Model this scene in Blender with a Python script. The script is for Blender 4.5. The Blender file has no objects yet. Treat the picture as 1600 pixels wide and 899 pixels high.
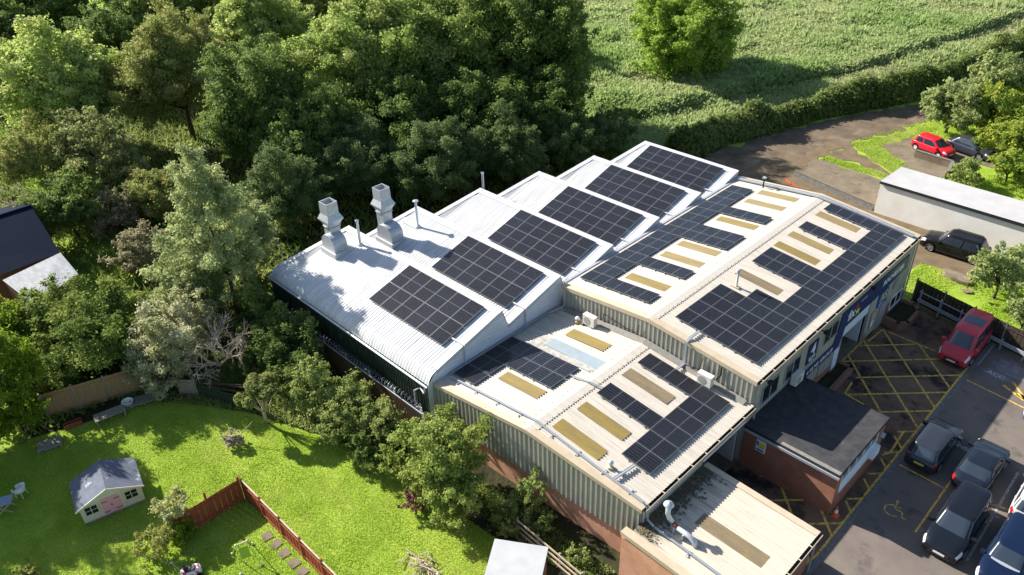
import bpy, math, random
import numpy as np
from mathutils import Vector, Matrix
SC = bpy.context.scene
COL = SC.collection
R = math.radians
random.seed(7)

# ------------------------------------------------------------------ world, sun, camera
wd = bpy.data.worlds.new("World"); SC.world = wd; wd.use_nodes = True
nt = wd.node_tree; nt.nodes.clear()
sky = nt.nodes.new('ShaderNodeTexSky'); sky.sky_type = 'NISHITA'; sky.sun_disc = False
SUN_DIR = Vector((-1.56, -0.30, 1.0)).normalized()
sky.sun_elevation = math.asin(SUN_DIR.z)
sky.sun_rotation = math.atan2(SUN_DIR.x, SUN_DIR.y)
bg = nt.nodes.new('ShaderNodeBackground'); bg.inputs[1].default_value = 0.075
wo = nt.nodes.new('ShaderNodeOutputWorld')
nt.links.new(sky.outputs[0], bg.inputs[0]); nt.links.new(bg.outputs[0], wo.inputs[0])
sl = bpy.data.lights.new('sun', 'SUN'); sl.energy = 5.0; sl.angle = R(0.53); sl.color = (1.0, 0.93, 0.83)
so = bpy.data.objects.new('sun', sl); COL.objects.link(so)
so.rotation_euler = (-SUN_DIR).to_track_quat('-Z', 'Y').to_euler(); so.location = (-60, -20, 60)
SC.view_settings.view_transform = 'Standard'; SC.view_settings.look = 'None'
SC.view_settings.exposure = 1.28; SC.view_settings.gamma = 1.0
SC.view_settings.use_curve_mapping = False
cam = bpy.data.cameras.new('camera'); co = bpy.data.objects.new('camera', cam); COL.objects.link(co)
cam.sensor_width = 36; cam.lens = 1237.17 * 36 / 1600; cam.clip_end = 3000; cam.clip_start = 0.5
p, y, r = R(33.173), R(46.162), R(-2.129)
fw = Vector((-math.sin(y) * math.cos(p), math.cos(y) * math.cos(p), -math.sin(p)))
rt = Vector((math.cos(y), math.sin(y), 0)); up = rt.cross(fw)
r2 = rt * math.cos(r) + up * math.sin(r); u2 = up * math.cos(r) - rt * math.sin(r)
co.matrix_world = Matrix(((r2.x, u2.x, -fw.x, 20.5), (r2.y, u2.y, -fw.y, -30.4), (r2.z, u2.z, -fw.z, 32.1), (0, 0, 0, 1)))
SC.camera = co

# ------------------------------------------------------------------ materials
def mat(name, c, rough=0.8, metal=0.0, c2=None, ns=3.0, nd=4.0, contrast=(0.35, 0.65), stretch=None, bump=None, coat=0.0,
        spec=None, trans=None, tint=None, spots=None, alpha=None, tintscale=None):
    """c base colour, c2 second colour mixed in by noise; stretch = (x,y,z) mapping scale; bump=(scale, strength, dist)"""
    m = bpy.data.materials.new(name); m.use_nodes = True
    n = m.node_tree; b = n.nodes['Principled BSDF']; L = n.links
    b.inputs['Roughness'].default_value = rough; b.inputs['Metallic'].default_value = metal
    if spec is None and rough >= .7: spec = .12
    if spec is not None: b.inputs['Specular IOR Level'].default_value = spec
    if coat: b.inputs['Coat Weight'].default_value = coat; b.inputs['Coat Roughness'].default_value = 0.05
    b.inputs['Base Color'].default_value = (*c, 1)
    tc = n.nodes.new('ShaderNodeTexCoord'); mp = n.nodes.new('ShaderNodeMapping'); L.new(tc.outputs['Object'], mp.inputs[0])
    if stretch: mp.inputs['Scale'].default_value = stretch
    col = None
    if c2 is not None:
        t = n.nodes.new('ShaderNodeTexNoise'); t.inputs['Scale'].default_value = ns; t.inputs['Detail'].default_value = nd
        t.inputs['Roughness'].default_value = 0.62
        L.new(mp.outputs[0], t.inputs['Vector'])
        rp = n.nodes.new('ShaderNodeValToRGB'); rp.color_ramp.elements[0].position = contrast[0]; rp.color_ramp.elements[1].position = contrast[1]
        rp.color_ramp.elements[0].color = (*c, 1); rp.color_ramp.elements[1].color = (*c2, 1)
        L.new(t.outputs['Fac'], rp.inputs[0]); col = rp.outputs[0]
    if tint is not None:
        at = n.nodes.new('ShaderNodeAttribute'); at.attribute_name = 'tint'
        rp = n.nodes.new('ShaderNodeValToRGB'); rp.color_ramp.interpolation = 'LINEAR'
        k = len(tint)
        while len(rp.color_ramp.elements) < k: rp.color_ramp.elements.new(0.5)
        for i, q in enumerate(tint):
            rp.color_ramp.elements[i].position = i / (k - 1); rp.color_ramp.elements[i].color = (*q, 1)
        L.new(at.outputs['Fac'], rp.inputs[0]); col = rp.outputs[0]
    if spots is not None:   # stains: (colour, scale, lo, hi, stretch)
        sc_, s_, lo, hi, st = spots
        mp2 = n.nodes.new('ShaderNodeMapping'); L.new(tc.outputs['Object'], mp2.inputs[0]); mp2.inputs['Scale'].default_value = st
        t = n.nodes.new('ShaderNodeTexNoise'); t.inputs['Scale'].default_value = s_; t.inputs['Detail'].default_value = 6
        t.inputs['Roughness'].default_value = 0.7
        L.new(mp2.outputs[0], t.inputs['Vector'])
        mr = n.nodes.new('ShaderNodeMapRange'); mr.inputs['From Min'].default_value = lo; mr.inputs['From Max'].default_value = hi
        L.new(t.outputs['Fac'], mr.inputs['Value'])
        mx = n.nodes.new('ShaderNodeMix'); mx.data_type = 'RGBA'
        L.new(mr.outputs[0], mx.inputs['Factor'])
        if col is None: mx.inputs['A'].default_value = (*c, 1)
        else: L.new(col, mx.inputs['A'])
        mx.inputs['B'].default_value = (*sc_, 1); col = mx.outputs['Result']
    if col is not None: L.new(col, b.inputs['Base Color'])
    if bump:
        t = n.nodes.new('ShaderNodeTexNoise'); t.inputs['Scale'].default_value = bump[0]; t.inputs['Detail'].default_value = 5
        L.new(mp.outputs[0], t.inputs['Vector'])
        bp = n.nodes.new('ShaderNodeBump'); bp.inputs['Strength'].default_value = bump[1]; bp.inputs['Distance'].default_value = bump[2]
        L.new(t.outputs['Fac'], bp.inputs['Height']); L.new(bp.outputs[0], b.inputs['Normal'])
    if trans:   # thin leaves: part of the light passes through
        tr = n.nodes.new('ShaderNodeBsdfTranslucent'); ms = n.nodes.new('ShaderNodeMixShader'); ms.inputs[0].default_value = trans
        if col is not None: L.new(col, tr.inputs[0])
        else: tr.inputs[0].default_value = (*c, 1)
        o = n.nodes['Material Output']
        L.new(b.outputs[0], ms.inputs[1]); L.new(tr.outputs[0], ms.inputs[2]); L.new(ms.outputs[0], o.inputs[0])
    m['nodes_ready'] = 1
    return m

def brick_mat(name, c1, c2, mortar, vertical_axis='xz'):
    m = bpy.data.materials.new(name); m.use_nodes = True
    n = m.node_tree; b = n.nodes['Principled BSDF']; L = n.links
    b.inputs['Roughness'].default_value = 0.9
    tc = n.nodes.new('ShaderNodeTexCoord'); sp = n.nodes.new('ShaderNodeSeparateXYZ'); L.new(tc.outputs['Object'], sp.inputs[0])
    cb = n.nodes.new('ShaderNodeCombineXYZ')
    ad = n.nodes.new('ShaderNodeMath'); ad.operation = 'ADD'
    L.new(sp.outputs['X'], ad.inputs[0]); L.new(sp.outputs['Y'], ad.inputs[1])
    L.new(ad.outputs[0], cb.inputs['X']); L.new(sp.outputs['Z'], cb.inputs['Y'])
    bt = n.nodes.new('ShaderNodeTexBrick'); L.new(cb.outputs[0], bt.inputs['Vector'])
    bt.inputs['Scale'].default_value = 1.0; bt.inputs['Brick Width'].default_value = 0.225; bt.inputs['Row Height'].default_value = 0.0755
    bt.inputs['Mortar Size'].default_value = 0.008; bt.inputs['Color1'].default_value = (*c1, 1); bt.inputs['Color2'].default_value = (*c2, 1)
    bt.inputs['Mortar'].default_value = (*mortar, 1); bt.inputs['Bias'].default_value = -0.2
    t = n.nodes.new('ShaderNodeTexNoise'); t.inputs['Scale'].default_value = 1.3; t.inputs['Detail'].default_value = 6
    L.new(tc.outputs['Object'], t.inputs['Vector'])
    mr = n.nodes.new('ShaderNodeMapRange'); mr.inputs['From Min'].default_value = 0.4; mr.inputs['From Max'].default_value = 0.75
    mr.inputs['To Max'].default_value = 0.55
    L.new(t.outputs['Fac'], mr.inputs['Value'])
    mx = n.nodes.new('ShaderNodeMix'); mx.data_type = 'RGBA'; L.new(mr.outputs[0], mx.inputs['Factor'])
    L.new(bt.outputs['Color'], mx.inputs['A']); mx.inputs['B'].default_value = (c1[0] * .55, c1[1] * .55, c1[2] * .6, 1)
    L.new(mx.outputs['Result'], b.inputs['Base Color'])
    bp = n.nodes.new('ShaderNodeBump'); bp.inputs['Strength'].default_value = 0.5; bp.inputs['Distance'].default_value = 0.006
    L.new(bt.outputs['Fac'], bp.inputs['Height']); bp.invert = True; L.new(bp.outputs[0], b.inputs['Normal'])
    return m

def cell_mat(name):
    """solar cells: x along the long side (1.722 m), y across (1.134 m)"""
    m = bpy.data.materials.new(name); m.use_nodes = True
    n = m.node_tree; b = n.nodes['Principled BSDF']; L = n.links
    tc = n.nodes.new('ShaderNodeTexCoord'); sp = n.nodes.new('ShaderNodeSeparateXYZ'); L.new(tc.outputs['Object'], sp.inputs[0])
    def math_(op, a, bb=None):
        q = n.nodes.new('ShaderNodeMath'); q.operation = op
        for i, v in enumerate((a, bb)):
            if v is None: continue
            if isinstance(v, (int, float)): q.inputs[i].default_value = v
            else: L.new(v, q.inputs[i])
        return q.outputs[0]
    def lines(coord, period, width, off):
        f = math_('FRACT', math_('ADD', math_('DIVIDE', coord, period), off))
        d = math_('ABSOLUTE', math_('SUBTRACT', f, 0.5))
        return math_('GREATER_THAN', d, 0.5 - width / period / 2)
    ly = lines(sp.outputs['Y'], 0.182, 0.0075, 0.5)
    lx = lines(sp.outputs['X'], 0.0925, 0.003, 0.5)
    mid = math_('LESS_THAN', math_('ABSOLUTE', sp.outputs['X']), 0.011)
    bus = math_('MULTIPLY', lines(sp.outputs['Y'], 0.0182, 0.0016, 0.5), 0.35)
    k = math_('MAXIMUM', math_('MULTIPLY', ly, 0.75), math_('MAXIMUM', math_('MULTIPLY', lx, 0.55), math_('MAXIMUM', mid, bus)))
    oi = n.nodes.new('ShaderNodeObjectInfo')
    rr = n.nodes.new('ShaderNodeMapRange'); L.new(oi.outputs['Random'], rr.inputs['Value']); rr.inputs['To Min'].default_value = 0.75; rr.inputs['To Max'].default_value = 1.3
    base = n.nodes.new('ShaderNodeMix'); base.data_type = 'RGBA'; base.blend_type = 'MULTIPLY'; base.inputs['Factor'].default_value = 1
    base.inputs['A'].default_value = (0.0065, 0.0075, 0.0125, 1); L.new(rr.outputs[0], base.inputs['B'])
    mx = n.nodes.new('ShaderNodeMix'); mx.data_type = 'RGBA'; L.new(k, mx.inputs['Factor'])
    L.new(base.outputs['Result'], mx.inputs['A']); mx.inputs['B'].default_value = (0.15, 0.16, 0.18, 1)
    L.new(mx.outputs['Result'], b.inputs['Base Color'])
    b.inputs['Roughness'].default_value = 0.22; b.inputs['Specular IOR Level'].default_value = 0.24
    return m

M = {}
M['cream'] = mat('cream_roof_sheet', (0.53, 0.49, 0.425), 0.6, c2=(0.40, 0.37, 0.32), ns=1.6, stretch=(0.35, 5.0, 1.0), contrast=(0.3, 0.75),
                 spots=((0.27, 0.24, 0.19), 2.4, 0.54, 0.80, (0.22, 6.0, 1.0)), bump=(30, .1, .004))
M['cream_trim'] = mat('cream_flashing', (0.48, 0.40, 0.295), 0.55, c2=(0.42, 0.35, 0.25), ns=2.0, spots=((0.30, 0.22, 0.13), 3.0, 0.62, 0.85, (1, 1, 1)))
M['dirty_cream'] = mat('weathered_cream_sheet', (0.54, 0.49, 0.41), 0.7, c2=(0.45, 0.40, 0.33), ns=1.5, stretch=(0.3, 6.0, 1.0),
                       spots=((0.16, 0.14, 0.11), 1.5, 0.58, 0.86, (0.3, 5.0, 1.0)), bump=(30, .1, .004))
def darken_toward(m, x0, x1, colr, amt=.62):  # mixes a streaky dark tone over the sheet, strongest on the taller-wall side
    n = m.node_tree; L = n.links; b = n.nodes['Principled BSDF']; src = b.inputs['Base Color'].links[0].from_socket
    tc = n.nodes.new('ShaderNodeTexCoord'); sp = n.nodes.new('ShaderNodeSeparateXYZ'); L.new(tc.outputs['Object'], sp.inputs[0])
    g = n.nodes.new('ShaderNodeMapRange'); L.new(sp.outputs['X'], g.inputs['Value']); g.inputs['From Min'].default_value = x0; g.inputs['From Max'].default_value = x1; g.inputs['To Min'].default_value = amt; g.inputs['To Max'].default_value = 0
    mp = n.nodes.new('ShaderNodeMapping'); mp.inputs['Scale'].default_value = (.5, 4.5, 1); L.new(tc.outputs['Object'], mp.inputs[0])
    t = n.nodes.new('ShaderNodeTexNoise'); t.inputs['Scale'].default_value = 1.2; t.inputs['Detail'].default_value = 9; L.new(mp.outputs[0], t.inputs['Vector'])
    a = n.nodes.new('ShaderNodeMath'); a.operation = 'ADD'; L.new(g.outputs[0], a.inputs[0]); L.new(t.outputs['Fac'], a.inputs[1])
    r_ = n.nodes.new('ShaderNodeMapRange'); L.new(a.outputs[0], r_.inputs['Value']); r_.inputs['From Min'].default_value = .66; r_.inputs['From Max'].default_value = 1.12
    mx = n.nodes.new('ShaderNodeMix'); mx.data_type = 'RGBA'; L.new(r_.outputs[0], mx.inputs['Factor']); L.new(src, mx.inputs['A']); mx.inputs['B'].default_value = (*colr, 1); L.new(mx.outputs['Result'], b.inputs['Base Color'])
darken_toward(M['dirty_cream'], 6.7, 9.0, (.10, .088, .07), .52)
M['white_metal'] = mat('white_roof_sheet', (0.58, 0.59, 0.60), 0.45, c2=(0.42, 0.43, 0.44), ns=1.0, nd=8, stretch=(4.0, 0.3, 1.0), contrast=(.38, .66),
                       spots=((0.22, 0.21, 0.20), 2.0, 0.56, 0.78, (5.0, 0.35, 1.0)), bump=(30, .1, .004))
M['white_trim'] = mat('white_flashing', (0.47, 0.485, 0.50), 0.4, c2=(0.42, 0.435, 0.45), ns=2.5)
M['white_wall'] = mat('white_gable_sheet', (0.66, 0.69, 0.73), 0.5, c2=(0.56, 0.59, 0.63), ns=1.2, stretch=(1, 1, 6), spots=((0.42, 0.36, 0.30), 2.5, 0.62, 0.85, (.5, .5, 2)))
M['galv'] = mat('galvanised_steel', (0.46, 0.49, 0.53), 0.42, 0.35, c2=(0.36, 0.39, 0.43), ns=6)
M['galv_bright'] = mat('bright_zinc', (0.50, 0.54, 0.58), 0.3, 0.5, c2=(0.5, 0.54, 0.6), ns=8)
M['khaki'] = mat('stone_grey_cladding', (0.38, 0.37, 0.315), 0.55, c2=(0.30, 0.295, 0.25), ns=1.5, stretch=(1, 1, .3), spots=((0.16, 0.17, 0.12), 1.6, 0.6, 0.85, (2, 2, .5)))
M['khaki_side'] = mat('weathered_stone_cladding', (0.44, 0.425, 0.35), 0.55, c2=(0.36, 0.345, 0.28), ns=1.2, stretch=(1, 1, .3), spots=((0.18, 0.16, 0.12), 1.6, 0.6, 0.85, (2, 2, .5)))
M['green_clad'] = mat('dark_green_cladding', (0.018, 0.032, 0.02), 0.6, c2=(0.03, 0.05, 0.025), ns=1.5, stretch=(2, 2, .4))
M['olive_light'] = mat('mossy_rooflight', (0.25, 0.185, 0.045), 0.5, c2=(0.18, 0.135, 0.055), ns=1.0, stretch=(.5, 3.0, 1), contrast=(.3, .7),
                       spots=((0.28, 0.20, 0.025), 2.5, 0.52, 0.72, (.6, 3.0, 1)), bump=(25, .2, .004))
M['brown_light'] = mat('grimy_rooflight', (0.21, 0.165, 0.095), 0.5, c2=(0.15, 0.12, 0.075), ns=1.0, stretch=(.5, 3.0, 1), spots=((0.30, 0.22, 0.03), 2.5, 0.56, 0.75, (.6, 3.0, 1)))
M['tan_light'] = mat('faded_rooflight', (0.27, 0.205, 0.085), 0.5, c2=(0.21, 0.16, 0.075), ns=1.0, stretch=(.5, 3.0, 1), spots=((0.28, 0.205, 0.045), 2.5, 0.55, 0.75, (.6, 3.0, 1)))
M['brick'] = brick_mat('orange_brick', (0.68, 0.30, 0.165), (0.56, 0.235, 0.13), (0.52, 0.40, 0.30))
M['brick_red'] = brick_mat('red_brown_brick', (0.38, 0.125, 0.065), (0.27, 0.09, 0.05), (0.30, 0.22, 0.16))
M['brick_dark'] = brick_mat('dark_planter_brick', (0.28, 0.12, 0.08), (0.19, 0.09, 0.065), (0.22, 0.17, 0.14))
M['felt'] = mat('roofing_felt', (0.035, 0.036, 0.042), 0.85, c2=(0.055, 0.055, 0.056), ns=2.0, spots=((0.14, 0.13, 0.12), 1.3, 0.62, 0.8, (1, 1, 1)), bump=(60, .3, .004))
M['felt_pale'] = mat('pale_felt_edge', (0.22, 0.21, 0.19), 0.9, c2=(0.17, 0.165, 0.15), ns=6)
M['grey_felt'] = mat('pale_grey_felt', (0.40, 0.415, 0.425), 0.7, c2=(0.35, 0.365, 0.375), ns=1.3, spots=((0.27, 0.27, 0.27), 1.2, 0.62, 0.8, (1, 1, 1)), bump=(30, .2, .01))
M['patch'] = mat('pale_blue_roof_patch', (0.24, 0.295, 0.335), 0.6, c2=(0.21, 0.26, 0.295), ns=2)
M['patch_old'] = mat('worn_grey_roof_patch', (0.22, 0.23, 0.235), 0.7, c2=(0.42, 0.395, 0.35), ns=4)
M['black'] = mat('black_gutter', (0.012, 0.012, 0.013), 0.5)
M['rubber'] = mat('black_rubber', (0.015, 0.015, 0.016), 0.8)
M['dark'] = mat('dark_interior', (0.03, 0.03, 0.032), 0.9)
M['white'] = mat('white_paint', (0.75, 0.75, 0.73), 0.5)
M['offwhite'] = mat('offwhite_plastic', (0.68, 0.67, 0.62), 0.45, c2=(0.6, 0.59, 0.54), ns=5)
M['grille'] = mat('grey_grille', (0.30, 0.29, 0.26), 0.6)
M['cells'] = cell_mat('solar_cells')
M['alu'] = mat('anodised_frame', (0.20, 0.21, 0.23), 0.45, 0.3)
M['glass'] = mat('dark_window_glass', (0.014, 0.018, 0.024), 0.06, spec=0.7)
M['glass_blue'] = mat('sky_window_glass', (0.03, 0.05, 0.08), 0.04, spec=1.0)
M['navy'] = mat('navy_sign_face', (0.012, 0.03, 0.12), 0.45)
M['blue_sign'] = mat('blue_sign_face', (0.02, 0.10, 0.33), 0.45)
M['yellow'] = mat('yellow_sign_paint', (0.75, 0.55, 0.03), 0.5)
M['lime'] = mat('lime_sign_paint', (0.62, 0.70, 0.06), 0.5)
M['red'] = mat('red_sign_paint', (0.65, 0.02, 0.02), 0.5)
M['shutter'] = mat('pale_shutter', (0.72, 0.77, 0.80), 0.45, c2=(0.66, 0.71, 0.74), ns=2, stretch=(1, 1, 6))
M['grey_door'] = mat('grey_door_paint', (0.36, 0.36, 0.35), 0.5, c2=(0.3, 0.3, 0.29), ns=4)
M['yline'] = mat('yellow_road_paint', (0.74, 0.49, 0.10), 0.8, c2=(0.50, 0.34, 0.09), ns=5, spots=((0.10, 0.08, 0.06), 5, 0.50, 0.66, (1, 1, 1)))
M['wline'] = mat('white_road_paint', (0.42, 0.42, 0.41), 0.8, c2=(0.25, 0.25, 0.25), ns=6, spots=((0.09, 0.09, 0.09), 7, 0.50, 0.64, (1, 1, 1)))
M['asphalt'] = mat('car_park_asphalt', (0.125, 0.108, 0.098), 0.92, c2=(0.175, 0.148, 0.128), ns=0.4, nd=9, spots=((0.06, 0.056, 0.055), 0.6, 0.55, 0.72, (1, 1, 1)), bump=(90, .4, .006))
M['yard'] = mat('yard_paving', (0.215, 0.13, 0.082), 0.8, c2=(0.125, 0.085, 0.06), ns=0.7, nd=8, spots=((0.03, 0.027, 0.026), 0.4, 0.50, 0.62, (1, 1, 1)), bump=(60, .3, .005))
M['lane'] = mat('lane_asphalt', (0.090, 0.070, 0.052), 0.95, c2=(0.165, 0.128, 0.088), ns=0.5, nd=8, spots=((0.20, 0.165, 0.12), 0.5, 0.56, 0.70, (1, 1, 1)), bump=(40, .4, .01))
M['dirt'] = mat('bare_dirt', (0.18, 0.135, 0.085), 0.95, c2=(0.12, 0.092, 0.06), ns=1.0, nd=8, spots=((0.09, 0.13, 0.03), 0.7, 0.62, 0.70, (1, 1, 1)), bump=(20, .5, .03))
M['concrete'] = mat('old_concrete', (0.20, 0.165, 0.118), 0.95, c2=(0.14, 0.115, 0.082), ns=0.7, nd=10, spots=((0.07, 0.06, 0.045), 0.9, 0.56, 0.68, (1, 1, 1)), bump=(20, .4, .02))
M['kerbstone'] = mat('kerb_concrete', (0.20, 0.195, 0.19), 0.9, c2=(0.13, 0.125, 0.12), ns=4)
M['grass'] = mat('grass_ground', (0.18, 0.28, 0.026), 0.95, c2=(0.31, 0.40, 0.06), ns=0.35, nd=8, bump=(12, .5, .06))
M['verge'] = mat('worn_grass_verge', (0.14, 0.22, 0.022), 0.95, c2=(0.24, 0.31, 0.05), ns=.8, nd=8, spots=((0.19, 0.14, 0.085), 1.1, 0.50, 0.60, (1, 1, 1)), bump=(14, .5, .05))
M['letter'] = mat('faded_lettering_paint', (0.52, 0.52, 0.51), 0.8, c2=(0.36, 0.36, 0.36), ns=6)
M['soil'] = mat('woodland_floor', (0.028, 0.026, 0.016), 0.95, c2=(0.04, 0.045, 0.018), ns=0.8, nd=8, bump=(4, .6, .15))
M['meadow'] = mat('rough_meadow_ground', (0.06, 0.12, 0.02), 0.95, c2=(0.11, 0.16, 0.03), ns=0.18, nd=8, bump=(2.5, .6, .3))
M['wood_red'] = mat('red_brown_fence_stain', (0.30, 0.085, 0.042), 0.8, c2=(0.23, 0.065, 0.034), ns=3.0, stretch=(6, 6, .5))
M['wood_brown'] = mat('brown_fence_board', (0.36, 0.235, 0.12), 0.85, c2=(0.27, 0.175, 0.09), ns=3.0, stretch=(5, 5, .5))
M['wood_grey'] = mat('weathered_grey_wood', (0.33, 0.29, 0.23), 0.85, c2=(0.19, 0.165, 0.135), ns=4.0, stretch=(4, 4, 1))
M['wood_pale'] = mat('pale_timber', (0.50, 0.42, 0.31), 0.8, c2=(0.40, 0.33, 0.24), ns=3.0)
M['wood_dark'] = mat('dark_stained_wood', (0.06, 0.045, 0.035), 0.85, c2=(0.04, 0.03, 0.025), ns=4)
M['bark'] = mat('bark', (0.10, 0.08, 0.06), 0.9, c2=(0.06, 0.05, 0.04), ns=6, stretch=(3, 3, .6))
M['bark_pale'] = mat('dead_pale_branch', (0.50, 0.43, 0.35), 0.85, c2=(0.40, 0.34, 0.27), ns=6)
M['cream_paint'] = mat('cream_painted_boards', (0.66, 0.60, 0.47), 0.6, c2=(0.60, 0.54, 0.42), ns=4)
M['pink'] = mat('pink_painted_door', (0.74, 0.36, 0.42), 0.55, c2=(0.70, 0.33, 0.39), ns=4)
M['slate'] = mat('shade_dark_slate', (0.008, 0.014, 0.034), 0.8, spec=0.03, c2=(0.006, 0.010, 0.024), ns=3, stretch=(1, 3, 3), bump=(14, .4, .02))  # the slope's shade is put into the slate's dark blue colour
M['orange'] = mat('orange_cone_plastic', (0.75, 0.12, 0.03), 0.5)
M['render'] = mat('painted_render', (0.80, 0.78, 0.73), 0.85, c2=(0.72, 0.69, 0.63), ns=0.7, nd=7, spots=((0.42, 0.36, 0.28), 0.9, 0.62, 0.85, (1, 1, .6)))
M['render_roof'] = mat('pale_roof_coating', (0.43, 0.43, 0.43), 0.75, c2=(0.37, 0.37, 0.37), ns=0.6, nd=7, spots=((0.36, 0.36, 0.37), 0.5, 0.6, 0.7, (1, 1, 1)))

# ------------------------------------------------------------------ mesh helpers
class MB:
    def __init__(s): s.v = []; s.f = []; s.m = []
    def add(s, vs, fs, mi=0):
        o = len(s.v); s.v += [tuple(q) for q in vs]; s.f += [tuple(i + o for i in q) for q in fs]; s.m += [mi] * len(fs); return s
    def box(s, x0, x1, y0, y1, z0, z1, mi=0):
        v = [(x0, y0, z0), (x1, y0, z0), (x1, y1, z0), (x0, y1, z0), (x0, y0, z1), (x1, y0, z1), (x1, y1, z1), (x0, y1, z1)]
        return s.add(v, [(0, 3, 2, 1), (4, 5, 6, 7), (0, 1, 5, 4), (1, 2, 6, 5), (2, 3, 7, 6), (3, 0, 4, 7)], mi)
    def bar(s, a, b, w, h, mi=0, upv=(0, 0, 1)):
        a = Vector(a); b = Vector(b); d = (b - a).normalized(); u = Vector(upv)
        if abs(d.dot(u)) > .98: u = Vector((0, 1, 0))
        sd = d.cross(u).normalized() * (w / 2); t = sd.cross(d).normalized() * (h / 2)
        v = [a - sd - t, a + sd - t, a + sd + t, a - sd + t, b - sd - t, b + sd - t, b + sd + t, b - sd + t]
        return s.add(v, [(0, 1, 2, 3), (7, 6, 5, 4), (0, 4, 5, 1), (1, 5, 6, 2), (2, 6, 7, 3), (3, 7, 4, 0)], mi)
    def tube(s, pts, rad, n=8, mi=0, cap=True):
        pts = [Vector(q) for q in pts]; k = len(pts)
        rad = rad if isinstance(rad, (list, tuple)) else [rad] * k
        rings = []; ref = None
        for i, q in enumerate(pts):
            d = (pts[min(i + 1, k - 1)] - pts[max(i - 1, 0)]).normalized()
            if ref is None: ref = Vector((0, 0, 1)) if abs(d.z) < .9 else Vector((1, 0, 0))
            a = d.cross(ref).normalized(); b = a.cross(d).normalized(); ref = b
            rings.append([q + (a * math.cos(2 * math.pi * j / n) + b * math.sin(2 * math.pi * j / n)) * rad[i] for j in range(n)])
        v = [x for rr in rings for x in rr]; f = []
        for i in range(k - 1):
            for j in range(n):
                f.append((i * n + j, i * n + (j + 1) % n, (i + 1) * n + (j + 1) % n, (i + 1) * n + j))
        if cap: f.append(tuple(range(n - 1, -1, -1))); f.append(tuple((k - 1) * n + j for j in range(n)))
        return s.add(v, f, mi)
    def lathe(s, prof, c=(0, 0, 0), n=16, mi=0):
        v = []; k = len(prof)
        for r_, z in prof:
            v += [(c[0] + r_ * math.cos(2 * math.pi * j / n), c[1] + r_ * math.sin(2 * math.pi * j / n), c[2] + z) for j in range(n)]
        f = [(i * n + j, i * n + (j + 1) % n, (i + 1) * n + (j + 1) % n, (i + 1) * n + j) for i in range(k - 1) for j in range(n)]
        return s.add(v, f, mi)
    def prism(s, poly, axis, a, b, mi=0):
        """extrude a 2D polygon along axis ('x','y','z') from a to b"""
        def P(q, t): return {'x': (t, q[0], q[1]), 'y': (q[0], t, q[1]), 'z': (q[0], q[1], t)}[axis]
        n = len(poly); v = [P(q, a) for q in poly] + [P(q, b) for q in poly]
        f = [tuple(range(n - 1, -1, -1)), tuple(range(n, 2 * n))] + [(i, (i + 1) % n, n + (i + 1) % n, n + i) for i in range(n)]
        return s.add(v, f, mi)
    def grid(s, P, nu, nv, mi=0):
        v = [P(i, j) for i in range(nu) for j in range(nv)]
        f = [(i * nv + j, (i + 1) * nv + j, (i + 1) * nv + j + 1, i * nv + j + 1) for i in range(nu - 1) for j in range(nv - 1)]
        return s.add(v, f, mi)
    def build(s, name, mats, parent=None, smooth=False, label=None, fix=True):
        me = bpy.data.meshes.new(name); me.from_pydata([tuple(q) for q in s.v], [], s.f)
        for q in (mats if isinstance(mats, (list, tuple)) else [mats]): me.materials.append(M[q] if isinstance(q, str) else q)
        me.polygons.foreach_set('material_index', s.m)
        if smooth: me.polygons.foreach_set('use_smooth', [True] * len(s.f))
        me.update()
        if fix:
            import bmesh
            bm = bmesh.new(); bm.from_mesh(me); bmesh.ops.recalc_face_normals(bm, faces=bm.faces); bm.to_mesh(me); bm.free()
        o = bpy.data.objects.new(name, me); COL.objects.link(o)
        if parent is not None: o.parent = parent
        if label: o['label'] = label
        return o
def thing(name, label, cat, loc=(0, 0, 0), rz=0.0, group=None):
    o = bpy.data.objects.new(name, None); COL.objects.link(o); o.empty_display_size = .3
    o.location = loc; o.rotation_euler = (0, 0, rz); o['label'] = label; o['category'] = cat
    if group: o['group'] = group
    return o
def tag(o, label, cat, group=None):
    o['label'] = label; o['category'] = cat
    if group: o['group'] = group
    return o
def struct(name, mb, m, smooth=False, kind='structure'):
    o = mb.build(name, m, smooth=smooth); o['kind'] = kind; return o
def copy_tree(o, parent=None):
    c = o.copy(); COL.objects.link(c); c.parent = parent
    for ch in list(o.children): copy_tree(ch, c)
    return c
def text(name, s, size, mw, m, parent, ext=0.004, shear=0.0, spacing=1.0, sx=1.0, bold=0.0):
    cu = bpy.data.curves.new(name, 'FONT'); cu.body = s; cu.size = size; cu.extrude = ext; cu.shear = shear
    cu.align_x = 'CENTER'; cu.align_y = 'CENTER'; cu.space_character = spacing; cu.resolution_u = 3; cu.offset = bold
    t = bpy.data.objects.new(name, cu); COL.objects.link(t)
    me = bpy.data.meshes.new_from_object(t); bpy.data.objects.remove(t)
    me.transform(mw @ Matrix.Diagonal((sx, 1, 1, 1)))
    me.materials.clear(); me.materials.append(M[m]); 
    o = bpy.data.objects.new(name, me); COL.objects.link(o)
    if parent is not None: o.parent = parent
    return o
def frame(o, X, Y, Z):
    return Matrix(((X[0], Y[0], Z[0], o[0]), (X[1], Y[1], Z[1], o[1]), (X[2], Y[2], Z[2], o[2]), (0, 0, 0, 1)))
def ordw(i): return ['first', 'second', 'third', 'fourth', 'fifth', 'sixth', 'seventh', 'eighth', 'ninth', 'tenth', 'eleventh', 'twelfth',
                     'thirteenth', 'fourteenth', 'fifteenth', 'sixteenth'][i]
def trap(x, pitch, d, a=.30, b=.45, c=.80):
    t = (x / pitch) % 1.0
    return 0.0
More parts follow.
